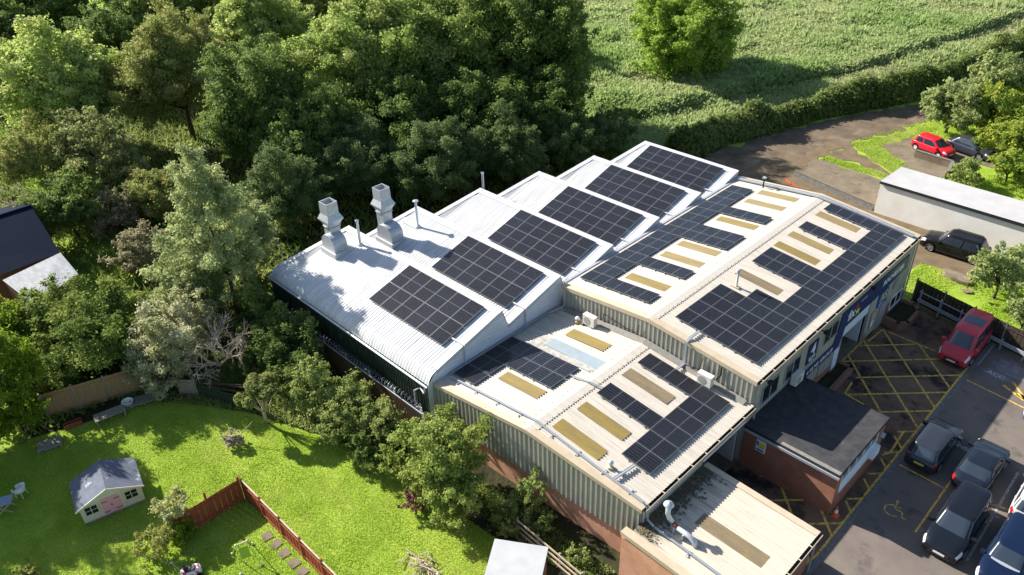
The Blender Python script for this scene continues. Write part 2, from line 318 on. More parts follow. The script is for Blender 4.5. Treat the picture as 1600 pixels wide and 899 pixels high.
def prof_pts(x0, x1, pitch, d, shape=(0, .34, .46, .88)):
    """positions and heights of a trapezoid profile along an axis"""
    out = []; k = math.floor(x0 / pitch)
    hs = (0, 0, d, d)
    pts = []
    while k * pitch <= x1:
        for t, h in zip(shape, hs): pts.append(((k + t) * pitch, h))
        k += 1
    def H(x):
        for (a, ha), (b, hb) in zip(pts, pts[1:]):
            if a <= x <= b: return ha + (hb - ha) * (x - a) / max(b - a, 1e-9)
        return 0
    return [(x0, H(x0))] + [q for q in pts if x0 < q[0] < x1] + [(x1, H(x1))]
# ------------------------------------------------------------------ buildings
TB = math.tan(R(5.613)); TA = math.tan(R(15.2))
def rib_wall(mb, a, b, z0, ztop, pitch, d, nrm, mi=0):
    """ribbed cladding from a to b (xy), z0 up to ztop(t in metres), ribs standing d out along nrm"""
    a = Vector((a[0], a[1])); b = Vector((b[0], b[1])); Ln = (b - a).length; u = (b - a) / Ln; nv = Vector(nrm)
    ps = prof_pts(0, Ln, pitch, d, (0, .50, .58, .92))
    v = []
    for t, h in ps:
        q = a + u * t + nv * h
        v.append((q.x, q.y, z0)); v.append((q.x, q.y, ztop(t)))
    mb.add(v, [(2 * i, 2 * i + 2, 2 * i + 3, 2 * i + 1) for i in range(len(ps) - 1)], mi)
    return mb
def roof_sheet(mb, x0, x1, y0, y1, zf, pitch=.19, d=.032, dz=0.0, nx=2, mi=0, yfun=None):
    """profiled sheet; ribs run along x; zf(x) gives the plane"""
    ps = prof_pts(y0, y1, pitch, d)
    xs = [x0 + (x1 - x0) * i / (nx - 1) for i in range(nx)]
    v = []
    for yy, h in ps:
        for x in xs:
            y2 = yfun(x, yy) if yfun else yy
            v.append((x, y2, zf(x) + h + dz))
    n = len(xs)
    mb.add(v, [(i * n + j, (i + 1) * n + j, (i + 1) * n + j + 1, i * n + j + 1) for i in range(len(ps) - 1) for j in range(n - 1)], mi)
    return mb
def gutter(parent, x, y0, y1, z, m='black', br='cream_trim', step=1.15):
    g = MB(); g.box(x, x + .14, y0, y1, z - .10, z - .085); g.box(x + .125, x + .14, y0, y1, z - .085, z); g.box(x, x + .012, y0, y1, z - .085, z)
    o = g.build('gutter', m, parent)
    b = MB(); b.box(x + .142, x + .165, y0, y1, z - .10, z + .012)
    yy = y0 + .3
    while yy < y1: b.box(x - .02, x + .14, yy - .03, yy + .03, z + .002, z + .014); yy += step
    b.build('gutter_bracket', br, o)
    return o
# ---------------- main hall (gabled, cream roof)
RX = -0.22; BZ = 6.17; BX0, BX1, BY1 = -6.62, 6.62, 20.35
zb = lambda x: BZ - abs(x - RX) * TB
hall = thing('workshop_hall', 'large gabled hall with cream roof and navy shop signs on its car park side', 'workshop', (0, 10, 0))
hall.location = (0, 0, 0)
rf = roof_sheet(roof_sheet(MB(), RX, BX0 - .05, .0, BY1, zb), RX, BX1 + .10, .0, BY1, zb).build('roof', 'cream', hall)
# ridge capping with fixing dots
m = MB(); w = .42
m.add([(RX - w, -.02, zb(RX - w) + .045), (RX, -.02, BZ + .055), (RX + w, -.02, zb(RX + w) + .045), (RX - w, BY1, zb(RX - w) + .045), (RX, BY1, BZ + .055), (RX + w, BY1, zb(RX + w) + .045)], [(0, 1, 4, 3), (1, 2, 5, 4)])
rc_ = m.build('ridge_cap', 'cream', rf)
m = MB()
for k in range(50):
    for s in (-1, 1):
        xx = RX + s * (w - .06); yy = .2 + k * .405
        m.box(xx - .014, xx + .014, yy - .04, yy + .04, zb(xx) + .05, zb(xx) + .056)
m.build('ridge_fixings', 'brown_light', rc_)
for (x0, x1, ys, mm) in ((RX + .95, 3.62, (14.02, 12.25, 7.69, 17.78), 'tan_light'), (-4.17, -1.24, (18.6, 16.8, 13.2, 8.65, 6.85, 3.28), 'tan_light')):
    for i, yc in enumerate(ys):
        roof_sheet(MB(), x0, x1, yc - .38, yc + .38, zb, dz=.012).build('rooflight', ['tan_light', 'olive_light', 'brown_light'][i % 3] if x0 > 0 else ['tan_light', 'tan_light', 'olive_light'][i % 3], rf)
# verge flashings front and back
def verge(parent, y0, y1, z, x0, xr, x1, drop, name, mt, yskew=0.0, ys=None):
    """flashing following a gable: flat top strip y0..y1 and a drop on the outer face"""
    m = MB()
    for (xa, xb) in ((x0, xr), (xr, x1)):
        sk = lambda x: yskew * (x - x0)
        za, zb_ = z(xa) + .05, z(xb) + .05
        yo = y0
        v = [(xa, y0 + sk(xa), za - drop), (xb, y0 + sk(xb), zb_ - drop), (xa, y0 + sk(xa), za), (xb, y0 + sk(xb), zb_), (xa, y1 + sk(xa), za), (xb, y1 + sk(xb), zb_), (xa, y1 + sk(xa), za - .06), (xb, y1 + sk(xb), zb_ - .06)]
        m.add(v, [(0, 1, 3, 2), (2, 3, 5, 4), (4, 5, 7, 6)])
    return m.build(name, mt, parent)
verge(hall, -.10, .34, zb, BX0 - .1, RX, BX1 + .12, .26, 'verge_flashing', 'cream_trim')
verge(hall, BY1 + .12, BY1 - .42, zb, BX0 - .1, RX, BX1 + .12, .26, 'verge_flashing', 'cream_trim')
rib_wall(MB(), (BX0, 0), (BX1, 0), 2.6, lambda t: zb(BX0 + t) - .05, .30, -.07, (0, 1)).build('front_gable_cladding', 'khaki', hall)
rib_wall(MB(), (BX0, BY1), (BX1, BY1), 0, lambda t: zb(BX0 + t) - .05, .30, .05, (0, 1)).build('back_gable_cladding', 'khaki_side', hall)
m = MB(); m.box(BX0, BX0 + .15, 0.02, BY1 - .1, 0, zb(BX0) - .06); m.build('hidden_side_wall', 'khaki_side', hall)
# car park side wall, made round the roller door opening (y 10.7-14.45, z 0-3.2)
m = MB(); top = lambda t: zb(BX1) - .06
rib_wall(m, (BX1, 0), (BX1, 10.7), 1.0, top, .26, .035, (1, 0))
rib_wall(m, (BX1, 10.7), (BX1, 14.45), 3.2, top, .26, .035, (1, 0))
rib_wall(m, (BX1, 14.45), (BX1, BY1), 0.0, top, .26, .035, (1, 0))
m.build('side_cladding', 'khaki_side', hall)
for q in ((BX1 - .12, BX1 + .03, .05, 10.7, 0, 1.0), (BX1 + .037, BX1 + .06, 14.45, 14.85, 0, .55), (BX1 + .037, BX1 + .06, 17.55, 18.05, 0, 1.3), (BX1 + .037, BX1 + .06, 19.95, 20.3, .3, 1.6)): m = MB(); m.box(*q); m.build('brick_base', 'brick_red', hall)
m = MB(); m.box(1.0, BX1, 10.0, 15.2, .002, .012); m.build('workshop_floor', 'concrete', hall)
m = MB(); m.box(1.0, 1.1, 9, 16, 0, 5.2); m.box(1.0, BX1 - .1, 9.0, 9.1, 0, 5.2); m.box(1.0, BX1 - .1, 15.9, 16, 0, 5.2); m.build('dark_inner_box', 'dark', hall)  # dark box behind the door opening, interior darkness put into its colour
d = MB(); d.box(BX1 - .10, BX1 - .04, 10.72, 14.43, 2.30, 3.2)
for k in range(7): d.box(BX1 - .038, BX1 - .02, 10.72, 14.43, 2.33 + k * .125, 2.42 + k * .125)
dr = d.build('roller_door', 'shutter', hall)
d = MB(); d.box(BX1 - .12, BX1 + .05, 10.62, 10.72, 0, 3.3); d.box(BX1 - .12, BX1 + .05, 14.43, 14.55, 0, 3.3); d.build('door_jamb', 'grey_door', dr)
d = MB(); d.box(BX1 - 1.1, BX1 - .2, 14.25, 14.32, 0.02, 2.5); d.build('inner_door_leaf', 'shutter', hall)
def window(parent, face, a0, a1, z0, z1, plane, fm='white', gm='glass', mull=1, fw_=.06, out=.05):
    """face 'x+': wall facing +x at x=plane, a along y; face 'y-': wall facing -y, a along x"""
    f = MB(); g = MB()
    def bx(mb, p0, p1, q0, q1, d0, d1):
        if face == 'x+': mb.box(plane + d0, plane + d1, p0, p1, q0, q1)
        else: mb.box(p0, p1, plane - d1, plane - d0, q0, q1)
    bx(f, a0, a1, z0, z0 + fw_, 0, out + .03); bx(f, a0, a1, z1 - fw_, z1, 0, out); bx(f, a0, a0 + fw_, z0 + fw_, z1 - fw_, 0, out); bx(f, a1 - fw_, a1, z0 + fw_, z1 - fw_, 0, out)
    for k in range(1, mull + 1):
        c_ = a0 + (a1 - a0) * k / (mull + 1); bx(f, c_ - fw_ / 2, c_ + fw_ / 2, z0 + fw_, z1 - fw_, 0, out)
    o = f.build('window', fm, parent)
    bx(g, a0 + fw_, a1 - fw_, z0 + fw_, z1 - fw_, .0, out * .55); g.build('pane', gm, o)
    return o
for a0, a1, z0, z1 in ((.9, 2.62, 3.3, 4.52), (3.28, 5.0, 3.35, 4.5), (7.75, 9.5, 3.4, 4.55)):
    window(hall, 'x+', a0, a1, z0, z1, BX1 + .036, 'grey_door')
window(hall, 'x+', 18.1, 19.95, .62, 1.62, BX1 + .036, 'white', 'glass', 1, .09)
window(hall, 'x+', 8.0, 9.6, 1.02, 1.8, BX1 + .036, 'grey_door', 'grille', 1)
m = MB(); m.box(BX1 + .036, BX1 + .09, 9.88, 10.5, .05, 1.85); m.build('side_door', 'shutter', hall)
m = MB(); m.box(BX1 + .036, BX1 + .09, 16.3, 17.25, 0.02, 1.95)
dd = m.build('personnel_door', 'grey_door', hall); m = MB(); m.box(BX1 + .09, BX1 + .13, 16.4, 16.48, .95, 1.1); m.build('handle', 'galv', dd)
m = MB(); m.box(BX1 + .037, BX1 + .07, 17.9, 18.65, 2.45, 3.05); 
for k in range(5): m.box(BX1 + .071, BX1 + .085, 17.93, 18.62, 2.5 + k * .11, 2.56 + k * .11)
m.build('vent_grille', 'grille', hall)
gutter(hall, BX1 + .115, 0.0, BY1, zb(BX1 + .1) - .01)
m = MB(); m.box(BX0 - .26, BX0 - .06, .3, BY1, zb(BX0) - .06, zb(BX0) + .07); m.build('side_gutter', 'galv', hall)
m = MB(); m.tube([(-6.35, -.16, 5.45), (-6.35, -.16, 4.35), (-6.5, -.3, 4.1), (-6.75, -1.2, 4.05)], .055, 8); m.build('downpipe', 'galv_bright', hall)
for q in (.16, BY1 - .15): m = MB(); m.tube([(BX1 + .16, q, 5.4), (BX1 + .16, q, 0)], .05, 8); m.build('downpipe', 'galv', hall)

# ---------------- front workshop (lower, skewed gable)
CX0, CX1 = -7.12, 6.66; CZ = 4.6; CR_ = -.2
zc = lambda x: CZ - abs(x - CR_) * TB
cy0 = lambda x: -10.26 + (x - CX0) * (.71 / (CX1 - CX0))
lower = thing('front_workshop', 'lower gabled workshop with cream roof and brick base in front of the large hall', 'workshop')
yf = lambda x, yy: cy0(x) + .02 + (yy + 10.3) * (-.02 - cy0(x)) / 10.3
rl = roof_sheet(roof_sheet(MB(), CR_, CX0, -10.3, 0, zc, yfun=yf, nx=6), CR_, CX1 + .10, -10.3, 0, zc, yfun=yf, nx=6).build('roof', 'cream', lower)
m = MB(); w = .45
m.add([(CR_ - w, cy0(CR_), zc(CR_ - w) + .045), (CR_, cy0(CR_), CZ + .055), (CR_ + w, cy0(CR_), zc(CR_ + w) + .045), (CR_ - w, -.03, zc(CR_ - w) + .045), (CR_, -.03, CZ + .055), (CR_ + w, -.03, zc(CR_ + w) + .045)], [(0, 1, 4, 3), (1, 2, 5, 4)])
q = m.build('ridge_cap', 'cream', rl)
m = MB()
for k in range(24):
    for s in (-1, 1):
        xx = CR_ + s * (w - .06); yy = -9.6 + k * .405
        m.box(xx - .014, xx + .014, yy - .04, yy + .04, zc(xx) + .05, zc(xx) + .056)
m.build('ridge_fixings', 'brown_light', q)
for x0, x1, yc, mm in ((.6, 3.58, -2.95, 'brown_light'), (.62, 3.56, -6.64, 'olive_light'), (.58, 3.54, -8.46, 'olive_light'), (-4.35, -1.5, -1.98, 'olive_light'), (-4.4, -1.45, -7.45, 'olive_light')):
    roof_sheet(MB(), x0, x1, yc - .40, yc + .40, zc, dz=.036).build('rooflight', mm, rl)
m = MB(); m.add([(x, yy, zc(x) + .046) for x, yy in ((-4.6, -3.85), (-.15, -3.95), (-.15, -3.1), (-4.6, -3.0))], [(0, 1, 2, 3)]); m.build('roof_patch', 'patch', rl)
m = MB(); m.add([(x, yy, zc(x) + .042) for x, yy in ((-5.5, -4.35), (-.8, -4.35), (-.6, -4.0), (-4.6, -3.9), (-4.6, -3.05), (-5.5, -3.15))], [(0, 1, 2, 3), (0, 3, 4, 5)]); m.build('roof_patch', 'patch_old', rl)
verge(lower, -10.36, -9.93, zc, CX0 - .02, CR_, CX1 + .12, .24, 'verge_flashing', 'cream_trim', yskew=.71 / (CX1 - CX0))
m = MB()
for (xa, xb) in ((CX0, CR_), (CR_, CX1)):
    L_ = xb - xa
    rib_wall(m, (xa, cy0(xa)), (xb, cy0(xb)), 1.62, lambda t, xa=xa: zc(xa + t) - .04, .30, -.075, (0, 1))
m.build('gable_cladding', 'khaki', lower)
m = MB(); m.add([(CX0, cy0(CX0) + .06, 0), (CX1, cy0(CX1) + .06, 0), (CX1, cy0(CX1) + .06, 1.62), (CX0, cy0(CX0) + .06, 1.62), (CX0, cy0(CX0) + .3, 0), (CX1, cy0(CX1) + .3, 0), (CX1, cy0(CX1) + .3, 1.62), (CX0, cy0(CX0) + .3, 1.62)],
      [(0, 1, 2, 3), (3, 2, 6, 7), (4, 7, 6, 5)]); m.build('brick_base', 'brick', lower)
m = MB(); m.box(CX0, CX0 + .15, -10.1, -.05, 0, 3.85); m.build('hidden_side_wall', 'khaki_side', lower)
m = MB()
m.box(CX1 - .15, CX1, -9.5, -4.45, 0, 3.18); m.box(CX1 - .15, CX1, -9.5, -9.0, 3.18, 3.86); m.box(CX1 - .15, CX1, -5.0, -4.45, 3.18, 3.86)
m.box(CX1 - .15, CX1, -4.45, -.35, 3.12, 3.86); m.box(CX1 - .4, CX1, -.35, -.06, 0, 3.86)
m.build('side_wall', 'khaki_side', lower)
for k in range(4):
    a0 = -8.98 + k * .995; window(lower, 'x+', a0, a0 + .94, 3.2, 3.82, CX1 - .08, 'white', 'glass', 0, .07, .08)
m = MB(); m.box(CX1 - .14, CX1 + .02, -4.4, -.42, 3.0, 3.12); m.build('roller_door', 'white', lower)
m = MB(); m.box(4.6, 6.3, -.62, -.5, 0.05, 2.9); pn = m.build('folded_door_leaf', 'offwhite', lower)
m = MB()
for k in range(6): m.box(5.2, 6.15, -.64, -.622, 2.5 - k * .2, 2.58 - k * .2 + .02 * (k % 2))
m.build('notice', 'grille', pn); m = MB(); m.lathe([(0, 0), (.14, 0), (.14, .01), (0, .01)]); 
m = MB(); m.box(2.5, 6.5, -5, -.2, .002, .01); m.build('workshop_floor', 'concrete', lower)
gutter(lower, CX1 + .11, -9.5, -.1, zc(CX1 + .1) - .01)
m = MB(); m.box(-6.3, CX1 - .2, -.32, -.10, 4.06, 4.34) if False else None
m = MB()
m.add([(-6.2, -.10, zc(-6.2) + .22), (CR_, -.10, CZ + .2), (CX1 - .3, -.10, zc(CX1) + .2), (-6.2, -.45, zc(-6.2) + .05), (CR_, -.45, CZ + .06), (CX1 - .3, -.45, zc(CX1 - .3) + .06)], [(0, 1, 4, 3), (1, 2, 5, 4)])
m.build('abutment_flashing', 'felt_pale', rl)
m = MB(); m.tube([(CX1 + .1, -9.42, 3.85), (CX1 + .1, -9.42, 3.0)], .05, 8); m.build('downpipe', 'galv', lower)

# ---------------- sawtooth building (white roofs)
NB = 6; AY = [-4.95 + 5.03 * k for k in range(NB)]; AZ = 6.05; AXR = -6.95
axl = lambda yy: -22.05 + (yy + 5.0) * .254
saw = thing('sawtooth_workshop', 'white sawtooth roofed workshop of six bays beside the cream roofed hall', 'workshop')
def corr_x(x0, x1, pitch=.23, n=4):
    k = int((x1 - x0) / pitch * n); return [(x0 + (x1 - x0) * i / k, .030 * math.sin(2 * math.pi * (x1 - x0) * i / k / pitch)) for i in range(k + 1)]
for k in range(NB):
    yr = AY[k]; ybot = yr - 4.55 if k else -10.05
    rows = [(yr, AZ), (ybot, AZ - (yr - ybot) * TA)]
    if k == 0:
        zb0 = rows[-1][1]
        for j in range(1, 8):
            a = j / 7 * R(80); rr = .85
            # circular bullnose
            a0 = R(15.2); rows.append((ybot - rr * (math.sin(a0 + a * .82) - math.sin(a0)), zb0 - rr * (math.cos(a0) - math.cos(a0 + a * .82))))
    cx = corr_x(-24.0, AXR + .0)
    v = []
    for x, h in cx:
        for (yy, z) in rows: v.append((max(x, axl(yy)), yy - (0.05 * (-(x - AXR)) * .4 if k == 0 and yy < -6 else 0) * 0, z + h))
    n = len(rows); m = MB(); m.add(v, [(i * n + j, (i + 1) * n + j, (i + 1) * n + j + 1, i * n + j + 1) for i in range(len(cx) - 1) for j in range(n - 1)])
    rfk = m.build('roof', 'white_metal', saw, smooth=True)
    m = MB(); xa = axl(yr)   # ridge capping: flat strip 0.5 m down the slope, small turn-down behind
    m.add([(xa - .03, yr + .06, AZ + .04), (AXR + .03, yr + .06, AZ + .04), (xa - .03, yr - .42, AZ - .42 * TA + .045), (AXR + .03, yr - .42, AZ - .42 * TA + .045), (xa - .03, yr + .07, AZ - .22), (AXR + .03, yr + .07, AZ - .22)], [(0, 1, 3, 2), (0, 4, 5, 1)])
    m.build('ridge_cap', 'white_trim', rfk)
    yb2 = ybot + .05
    m = MB(); zz = lambda yy: AZ - (yr - yy) * TA   # right verge flashing
    m.add([(AXR - .46, yr - .42, zz(yr - .42) + .05), (AXR + .05, yr - .42, zz(yr - .42) + .06), (AXR - .46, yb2, zz(yb2) + .05), (AXR + .05, yb2, zz(yb2) + .06), (AXR + .05, yr - .42, zz(yr - .42) - .2), (AXR + .05, yb2, zz(yb2) - .2), (AXR + .05, yr + .06, AZ + .045), (AXR + .05, yr + .06, AZ - .2), (AXR - .46, yr + .06, AZ + .045)],
          [(0, 2, 3, 1), (1, 3, 5, 4), (1, 4, 7, 6), (0, 1, 6, 8)])
    m.build('verge_flashing', 'white_trim', rfk)
    m = MB(); xb = axl(ybot)   # left verge
    m.add([(xa - .06, yr + .06, AZ + .05), (xa + .32, yr, AZ + .05), (xb - .06, ybot, zz(ybot) + .05), (xb + .32, ybot, zz(ybot) + .05), (xa - .06, yr + .06, AZ - .2), (xb - .06, ybot, zz(ybot) - .2)], [(0, 2, 3, 1), (0, 4, 5, 2)])
    m.build('verge_flashing', 'white_trim', rfk)
    # steep north-light face behind the ridge, down to the valley
    if k < NB - 1:
        yv = AY[k + 1] - 4.55; zv = AZ - 4.55 * TA
        m = MB(); m.add([(xa, yr + .05, AZ), (AXR, yr + .05, AZ), (axl(yv), yv + .02, zv - .05), (AXR, yv + .02, zv - .05)], [(0, 1, 3, 2)]); m.build('north_light', 'glass', saw)
    else:
        m = MB(); m.add([(xa, yr + .05, AZ), (AXR, yr + .05, AZ), (xa, yr + .05, 0), (AXR, yr + .05, 0)], [(0, 1, 3, 2)]); m.build('back_wall', 'white_wall', saw)
# gable walls (one continuous sheet each side)
pts = [(-10.75, 0), (AY[-1] + .05, 0), (AY[-1] + .05, AZ)]
poly = [(-10.7, 0.0), (AY[-1] + .04, 0.0)]
topl = []
for k in range(NB):
    yr = AY[k]; yb_ = yr - 4.55 if k else -10.1
    topl += [(yb_, AZ - (yr - yb_) * TA - .03), (yr, AZ - .03)]
topl = [(-10.72, 3.9)] + topl
v = []; f = []
for i, (yy, z) in enumerate(topl): v += [(AXR - .02, yy, 0 if i < 2 else 0), (AXR - .02, yy, z)]
m = MB(); m.add(v, [(2 * i, 2 * i + 2, 2 * i + 3, 2 * i + 1) for i in range(len(topl) - 1)])
# horizontal lap lines standing proud
for z in [4.05 + .22 * j for j in range(9)]:
    for k in range(NB):
        yr = AY[k]; ylo = yr - (AZ - .12 - z) / TA; ylo = max(ylo, yr - 4.5)
        if ylo < yr - .1 and z < AZ - .2: m.box(AXR - .02, AXR + .006, ylo, yr - .02, z, z + .03)
m.build('gable_wall', 'white_wall', saw)
v = []
for i, (yy, z) in enumerate(topl): v += [(axl(yy) + .02, yy, 0), (axl(yy) + .02, yy, z)]
m = MB(); m.add(v, [(2 * i, 2 * i + 2, 2 * i + 3, 2 * i + 1) for i in range(len(topl) - 1)]); m.build('gable_wall', 'green_clad', saw)
rib_wall(MB(), (-23.5, -10.35), (AXR, -10.35), 0, lambda t: 4.1, .25, -.04, (0, 1)).build('front_cladding', 'green_clad', saw)
m = MB(); m.tube([(-23.6, -10.78, 4.02), (AXR, -10.78, 3.9)], .07, 8); m.tube([(-7.1, -10.78, 3.9), (-7.1, -10.9, 3.5), (-7.8, -10.62, 3.35), (-8.6, -10.5, 2.6), (-8.6, -10.5, 0)], .05, 8)
m.build('gutter', 'galv', saw)
# valley-end conduit straps over the verge
for k, yy in enumerate((-8.0, -3.1)):
    z = AZ - (AY[k] - yy) * TA
    m = MB(); m.bar((AXR - .95, yy, z + .1), (AXR + .08, yy, z + .1), .10, .05); m.bar((AXR + .10, yy, z + .12), (AXR + .10, yy, 4.05), .09, .06, upv=(0, 1, 0)); m.build('cable_conduit', 'white_trim' , saw)
for k in range(2, 6):
    yy = AY[k] - 2.95; z = AZ - (AY[k] - yy) * TA
    m = MB(); m.bar((AXR - 1.0, yy, z + .1), (AXR + .08, yy, z + .1), .10, .05); m.bar((AXR + .08, yy, z + .1), (BX0 - .15, yy + .05, 5.62), .09, .05); m.build('cable_conduit', 'white_trim', saw)
# extract cowls
def cowl(hx0, hx1, hy0, hy1, tx0, tx1, ty0, ty1, ztop, zroof):
    m = MB(); m.box(hx0 - .12, hx1 + .12, hy0 - .12, hy1 + .10, zroof - .6, zroof + .12); up_ = m.build('extract_cowl', 'white_trim', saw)
    m = MB(); m.box(hx0, hx1, hy0, hy1, zroof, zroof + .62)
    n = 10; cx = (hx0 + hx1) / 2; rx = (hx1 - hx0) / 2
    P = [(cx + rx * math.cos(math.pi * j / n), zroof + .62 + .62 * math.sin(math.pi * j / n)) for j in range(n + 1)]
    m.prism(P, 'y', hy0, hy1); m.build('hood', 'galv', up_)
    m = MB(); cx, cy = (tx0 + tx1) / 2, (ty0 + ty1) / 2; a = (tx1 - tx0) / 2
    prof = [(a * .88, zroof), (a * .88, ztop - 1.75), (a * 1.02, ztop - 1.55), (a * 1.42, ztop - 1.22), (a * 1.0, ztop - .82), (a * .98, ztop), (a * .86, ztop), (a * .86, ztop - .75)]
    vs = [(cx + sx * r_, cy + sy * r_, z) for r_, z in prof for sx, sy in ((-1, -1), (1, -1), (1, 1), (-1, 1))]
    m.add(vs, [(4 * i + j, 4 * i + (j + 1) % 4, 4 * i + 4 + (j + 1) % 4, 4 * i + 4 + j) for i in range(len(prof) - 1) for j in range(4)] + [tuple(4 * (len(prof) - 1) + j for j in range(4))])
    m.build('stack', 'galv', up_, fix=False)
    m = MB(); b_ = a * .9 + .004
    for z in (ztop - 1.78, ztop - .85, ztop - .3):
        m.box(cx - b_ - .04, cx + b_ + .04, cy - b_ - .04, cy + b_ + .04, z - .02, z + .02) if z < ztop - 1 else None
    m.build('flange', 'galv', up_)
cowl(-21.55, -20.1, -7.45, -6.45, -21.55, -20.68, -7.2, -6.33, 9.0, 5.6)
cowl(-20.45, -18.85, -3.75, -2.75, -20.6, -19.75, -3.6, -2.75, 9.0, 5.25)
def flue(x, yy, z0, z1, cap=True):
    m = MB(); m.tube([(x, yy, z0 - .3), (x, yy, z1)], .085, 10); m.lathe([(.2, z0 - .1), (.16, z0 + .1), (.09, z0 + .16)], (x, yy, 0), 12)
    if cap: m.lathe([(.1, z1), (.2, z1 + .05), (.2, z1 + .11), (.02, z1 + .16)], (x, yy, 0), 14)
    else: m.lathe([(.12, z1), (.12, z1 + .12), (.09, z1 + .13), (.09, z1)], (x, yy, 0), 10)
    m.build('flue', 'galv_bright', saw, smooth=False)
flue(-19.65, -5.72, 5.83, 7.6, False); flue(-18.95, -1.35, 5.68, 7.6); flue(-20.15, 6.0, 4.9, 6.75, False)
m = MB(); m.box(-20.3, -18.9, -1.6, -.4, 5.62, 5.66); m.build('flue_flashing', 'white_trim', saw)

# ---------------- flat front annexe
annex = thing('roof_annexe', 'low brick annexe with stained cream sheet roof nearest the car park entrance', 'annexe')
DX0, DX1, DY0, DY1 = 6.35, 12.72, -10.55, -4.2
zd = lambda x: 2.86 - (x - 6.66) * .035
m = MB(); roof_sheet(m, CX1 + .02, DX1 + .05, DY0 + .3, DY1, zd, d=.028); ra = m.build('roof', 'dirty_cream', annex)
roof_sheet(MB(), 8.42, 11.85, -7.72, -6.92, zd, d=.028, dz=.006).build('rooflight', 'brown_light', ra)
m = MB(); m.add([(DX0, DY0, zd(DX0) + .12), (DX1 + .07, DY0, zd(DX1) + .12), (DX0, DY0 + .42, zd(DX0) + .12), (DX1 + .07, DY0 + .42, zd(DX1) + .10), (DX0, DY0, zd(DX0) - .12), (DX1 + .07, DY0, zd(DX1) - .12), (DX0, DY0 + .42, zd(DX0) - .0), (DX1 + .07, DY0 + .42, zd(DX1) - .0)], [(0, 1, 3, 2), (0, 4, 5, 1), (2, 3, 7, 6), (0, 2, 6, 4), (1, 5, 7, 3)])
m.build('verge_flashing', 'cream_trim', ra)
m = MB(); m.add([(CX1 + .1, DY1 - .3, zd(CX1) + .06), (DX1 + .07, DY1 - .3, zd(DX1) + .06), (CX1 + .1, DY1 + .06, zd(CX1) + .06), (DX1 + .07, DY1 + .06, zd(DX1) + .06), (CX1 + .1, DY1 + .06, zd(CX1) - .15), (DX1 + .07, DY1 + .06, zd(DX1) - .15)], [(0, 1, 3, 2), (2, 3, 5, 4)]); m.build('verge_flashing', 'cream_trim', ra)
m = MB(); m.box(DX0 + .02, DX1 - .12, DY0 + .05, DY0 + .28, 0, 2.62); m.build('front_wall', 'brick', annex)
m = MB(); m.box(DX1 - .3, DX1 - .1, DY0 + .28, DY1 - .2, 0, 2.55); m.box(CX1 + .02, DX1 - .3, DY1 - .2, DY1, 0, 2.55); m.build('side_wall', 'brick_red', annex)
window(annex, 'x+', -7.6, -6.3, 1.0, 2.1, DX1 - .1, 'white', 'glass', 1)
gutter(annex, DX1 + .06, DY0 + .1, DY1, zd(DX1) + .01, step=1.0)
m = MB(); m.tube([(DX1 + .14, DY1 - .15, 2.5), (DX1 + .02, DY1 - .12, 2.3), (DX1 + .02, DY1 - .12, 0)], .05, 8); m.build('downpipe', 'galv', annex)
# fallen-leaf debris strip on the annexe roof, against the taller wall
rng = np.random.default_rng(3)
m = MB()
for _ in range(700):
    x = CX1 + .12 + abs(rng.normal()) * .42; yy = rng.uniform(DY0 + .6, DY1 - .3); s = rng.uniform(.03, .10)
    z = zd(x) + .03; a = rng.uniform(0, 6.28)
    m.add([(x + s * math.cos(a), yy + s * math.sin(a), z), (x - s * math.sin(a), yy + s * math.cos(a), z + s * .5), (x - s * math.cos(a), yy - s * math.sin(a), z + .01), (x + s * math.sin(a), yy - s * math.cos(a), z + s * .4)], [(0, 1, 2, 3)])
o = m.build('moss_debris', mat('roof_moss', (.09, .085, .045), .95, c2=(.17, .14, .10), ns=9), annex)
o['kind'] = 'stuff'

# ---------------- brick office kiosk
kiosk = thing('brick_office', 'small flat roofed brick office with black felt roof beside the yellow hatched yard', 'office')
KX0, KX1, KY0, KY1, KZ = 6.7, 11.85, -.45, 4.95, 2.92
m = MB(); m.box(KX0, KX1 + .06, KY0 - .12, KY1 + .12, KZ - .06, KZ); rk = m.build('roof', 'felt', kiosk)
m = MB(); m.box(KX0, KX1 + .085, KY0 - .15, KY0 - .122, KZ - .22, KZ + .02); m.box(KX1 + .062, KX1 + .085, KY0 - .12, KY1 + .12, KZ - .16, KZ + .02); m.box(KX0, KX1 + .085, KY1 + .122, KY1 + .15, KZ - .22, KZ + .02); m.build('fascia', 'black', rk)
m = MB(); m.box(KX0, KX1 + .1, KY0 - .26, KY0 - .152, KZ - .24, KZ - .14); m.box(KX0, KX1 + .1, KY0 - .262, KY0 - .25, KZ - .14, KZ - .10); m.build('gutter', 'galv_bright', rk)
m = MB(); m.box(KX0, KX1, KY0, KY0 + .2, 0, KZ - .06); m.box(KX0, KX1, KY1 - .2, KY1, 0, KZ - .06)
m.box(KX1 - .2, KX1, KY0 + .2, KY1 - .2, 0, 1.25); m.box(KX1 - .2, KX1, KY0 + .2, .05, 1.25, KZ - .06); m.box(KX1 - .2, KX1, 4.2, KY1 - .2, 1.25, KZ - .06)
m.build('wall', 'brick_red', kiosk)
m = MB(); m.box(KX1 - .15, KX1 - .005, .05, 4.2, 1.25, 1.9); m.box(KX1 + .0, KX1 + .05, .05, 4.2, 1.2, 1.3); m.build('infill_panel', 'shutter', kiosk)
window(kiosk, 'x+', .05, 4.2, 1.92, 2.84, KX1 - .10, 'white', 'glass_blue', 4, .06, .1)
m = MB(); m.box(KX1 - .3, KX1 - .25, .05, 4.2, 1.2, 2.85); m.build('inner_backing', 'dark', kiosk)  # dark sheet close behind the office windows
m = MB(); m.box(KX1 + .0, KX1 + .28, 3.35, 4.1, 1.2, 1.75); m.build('letter_box', 'shutter', kiosk)
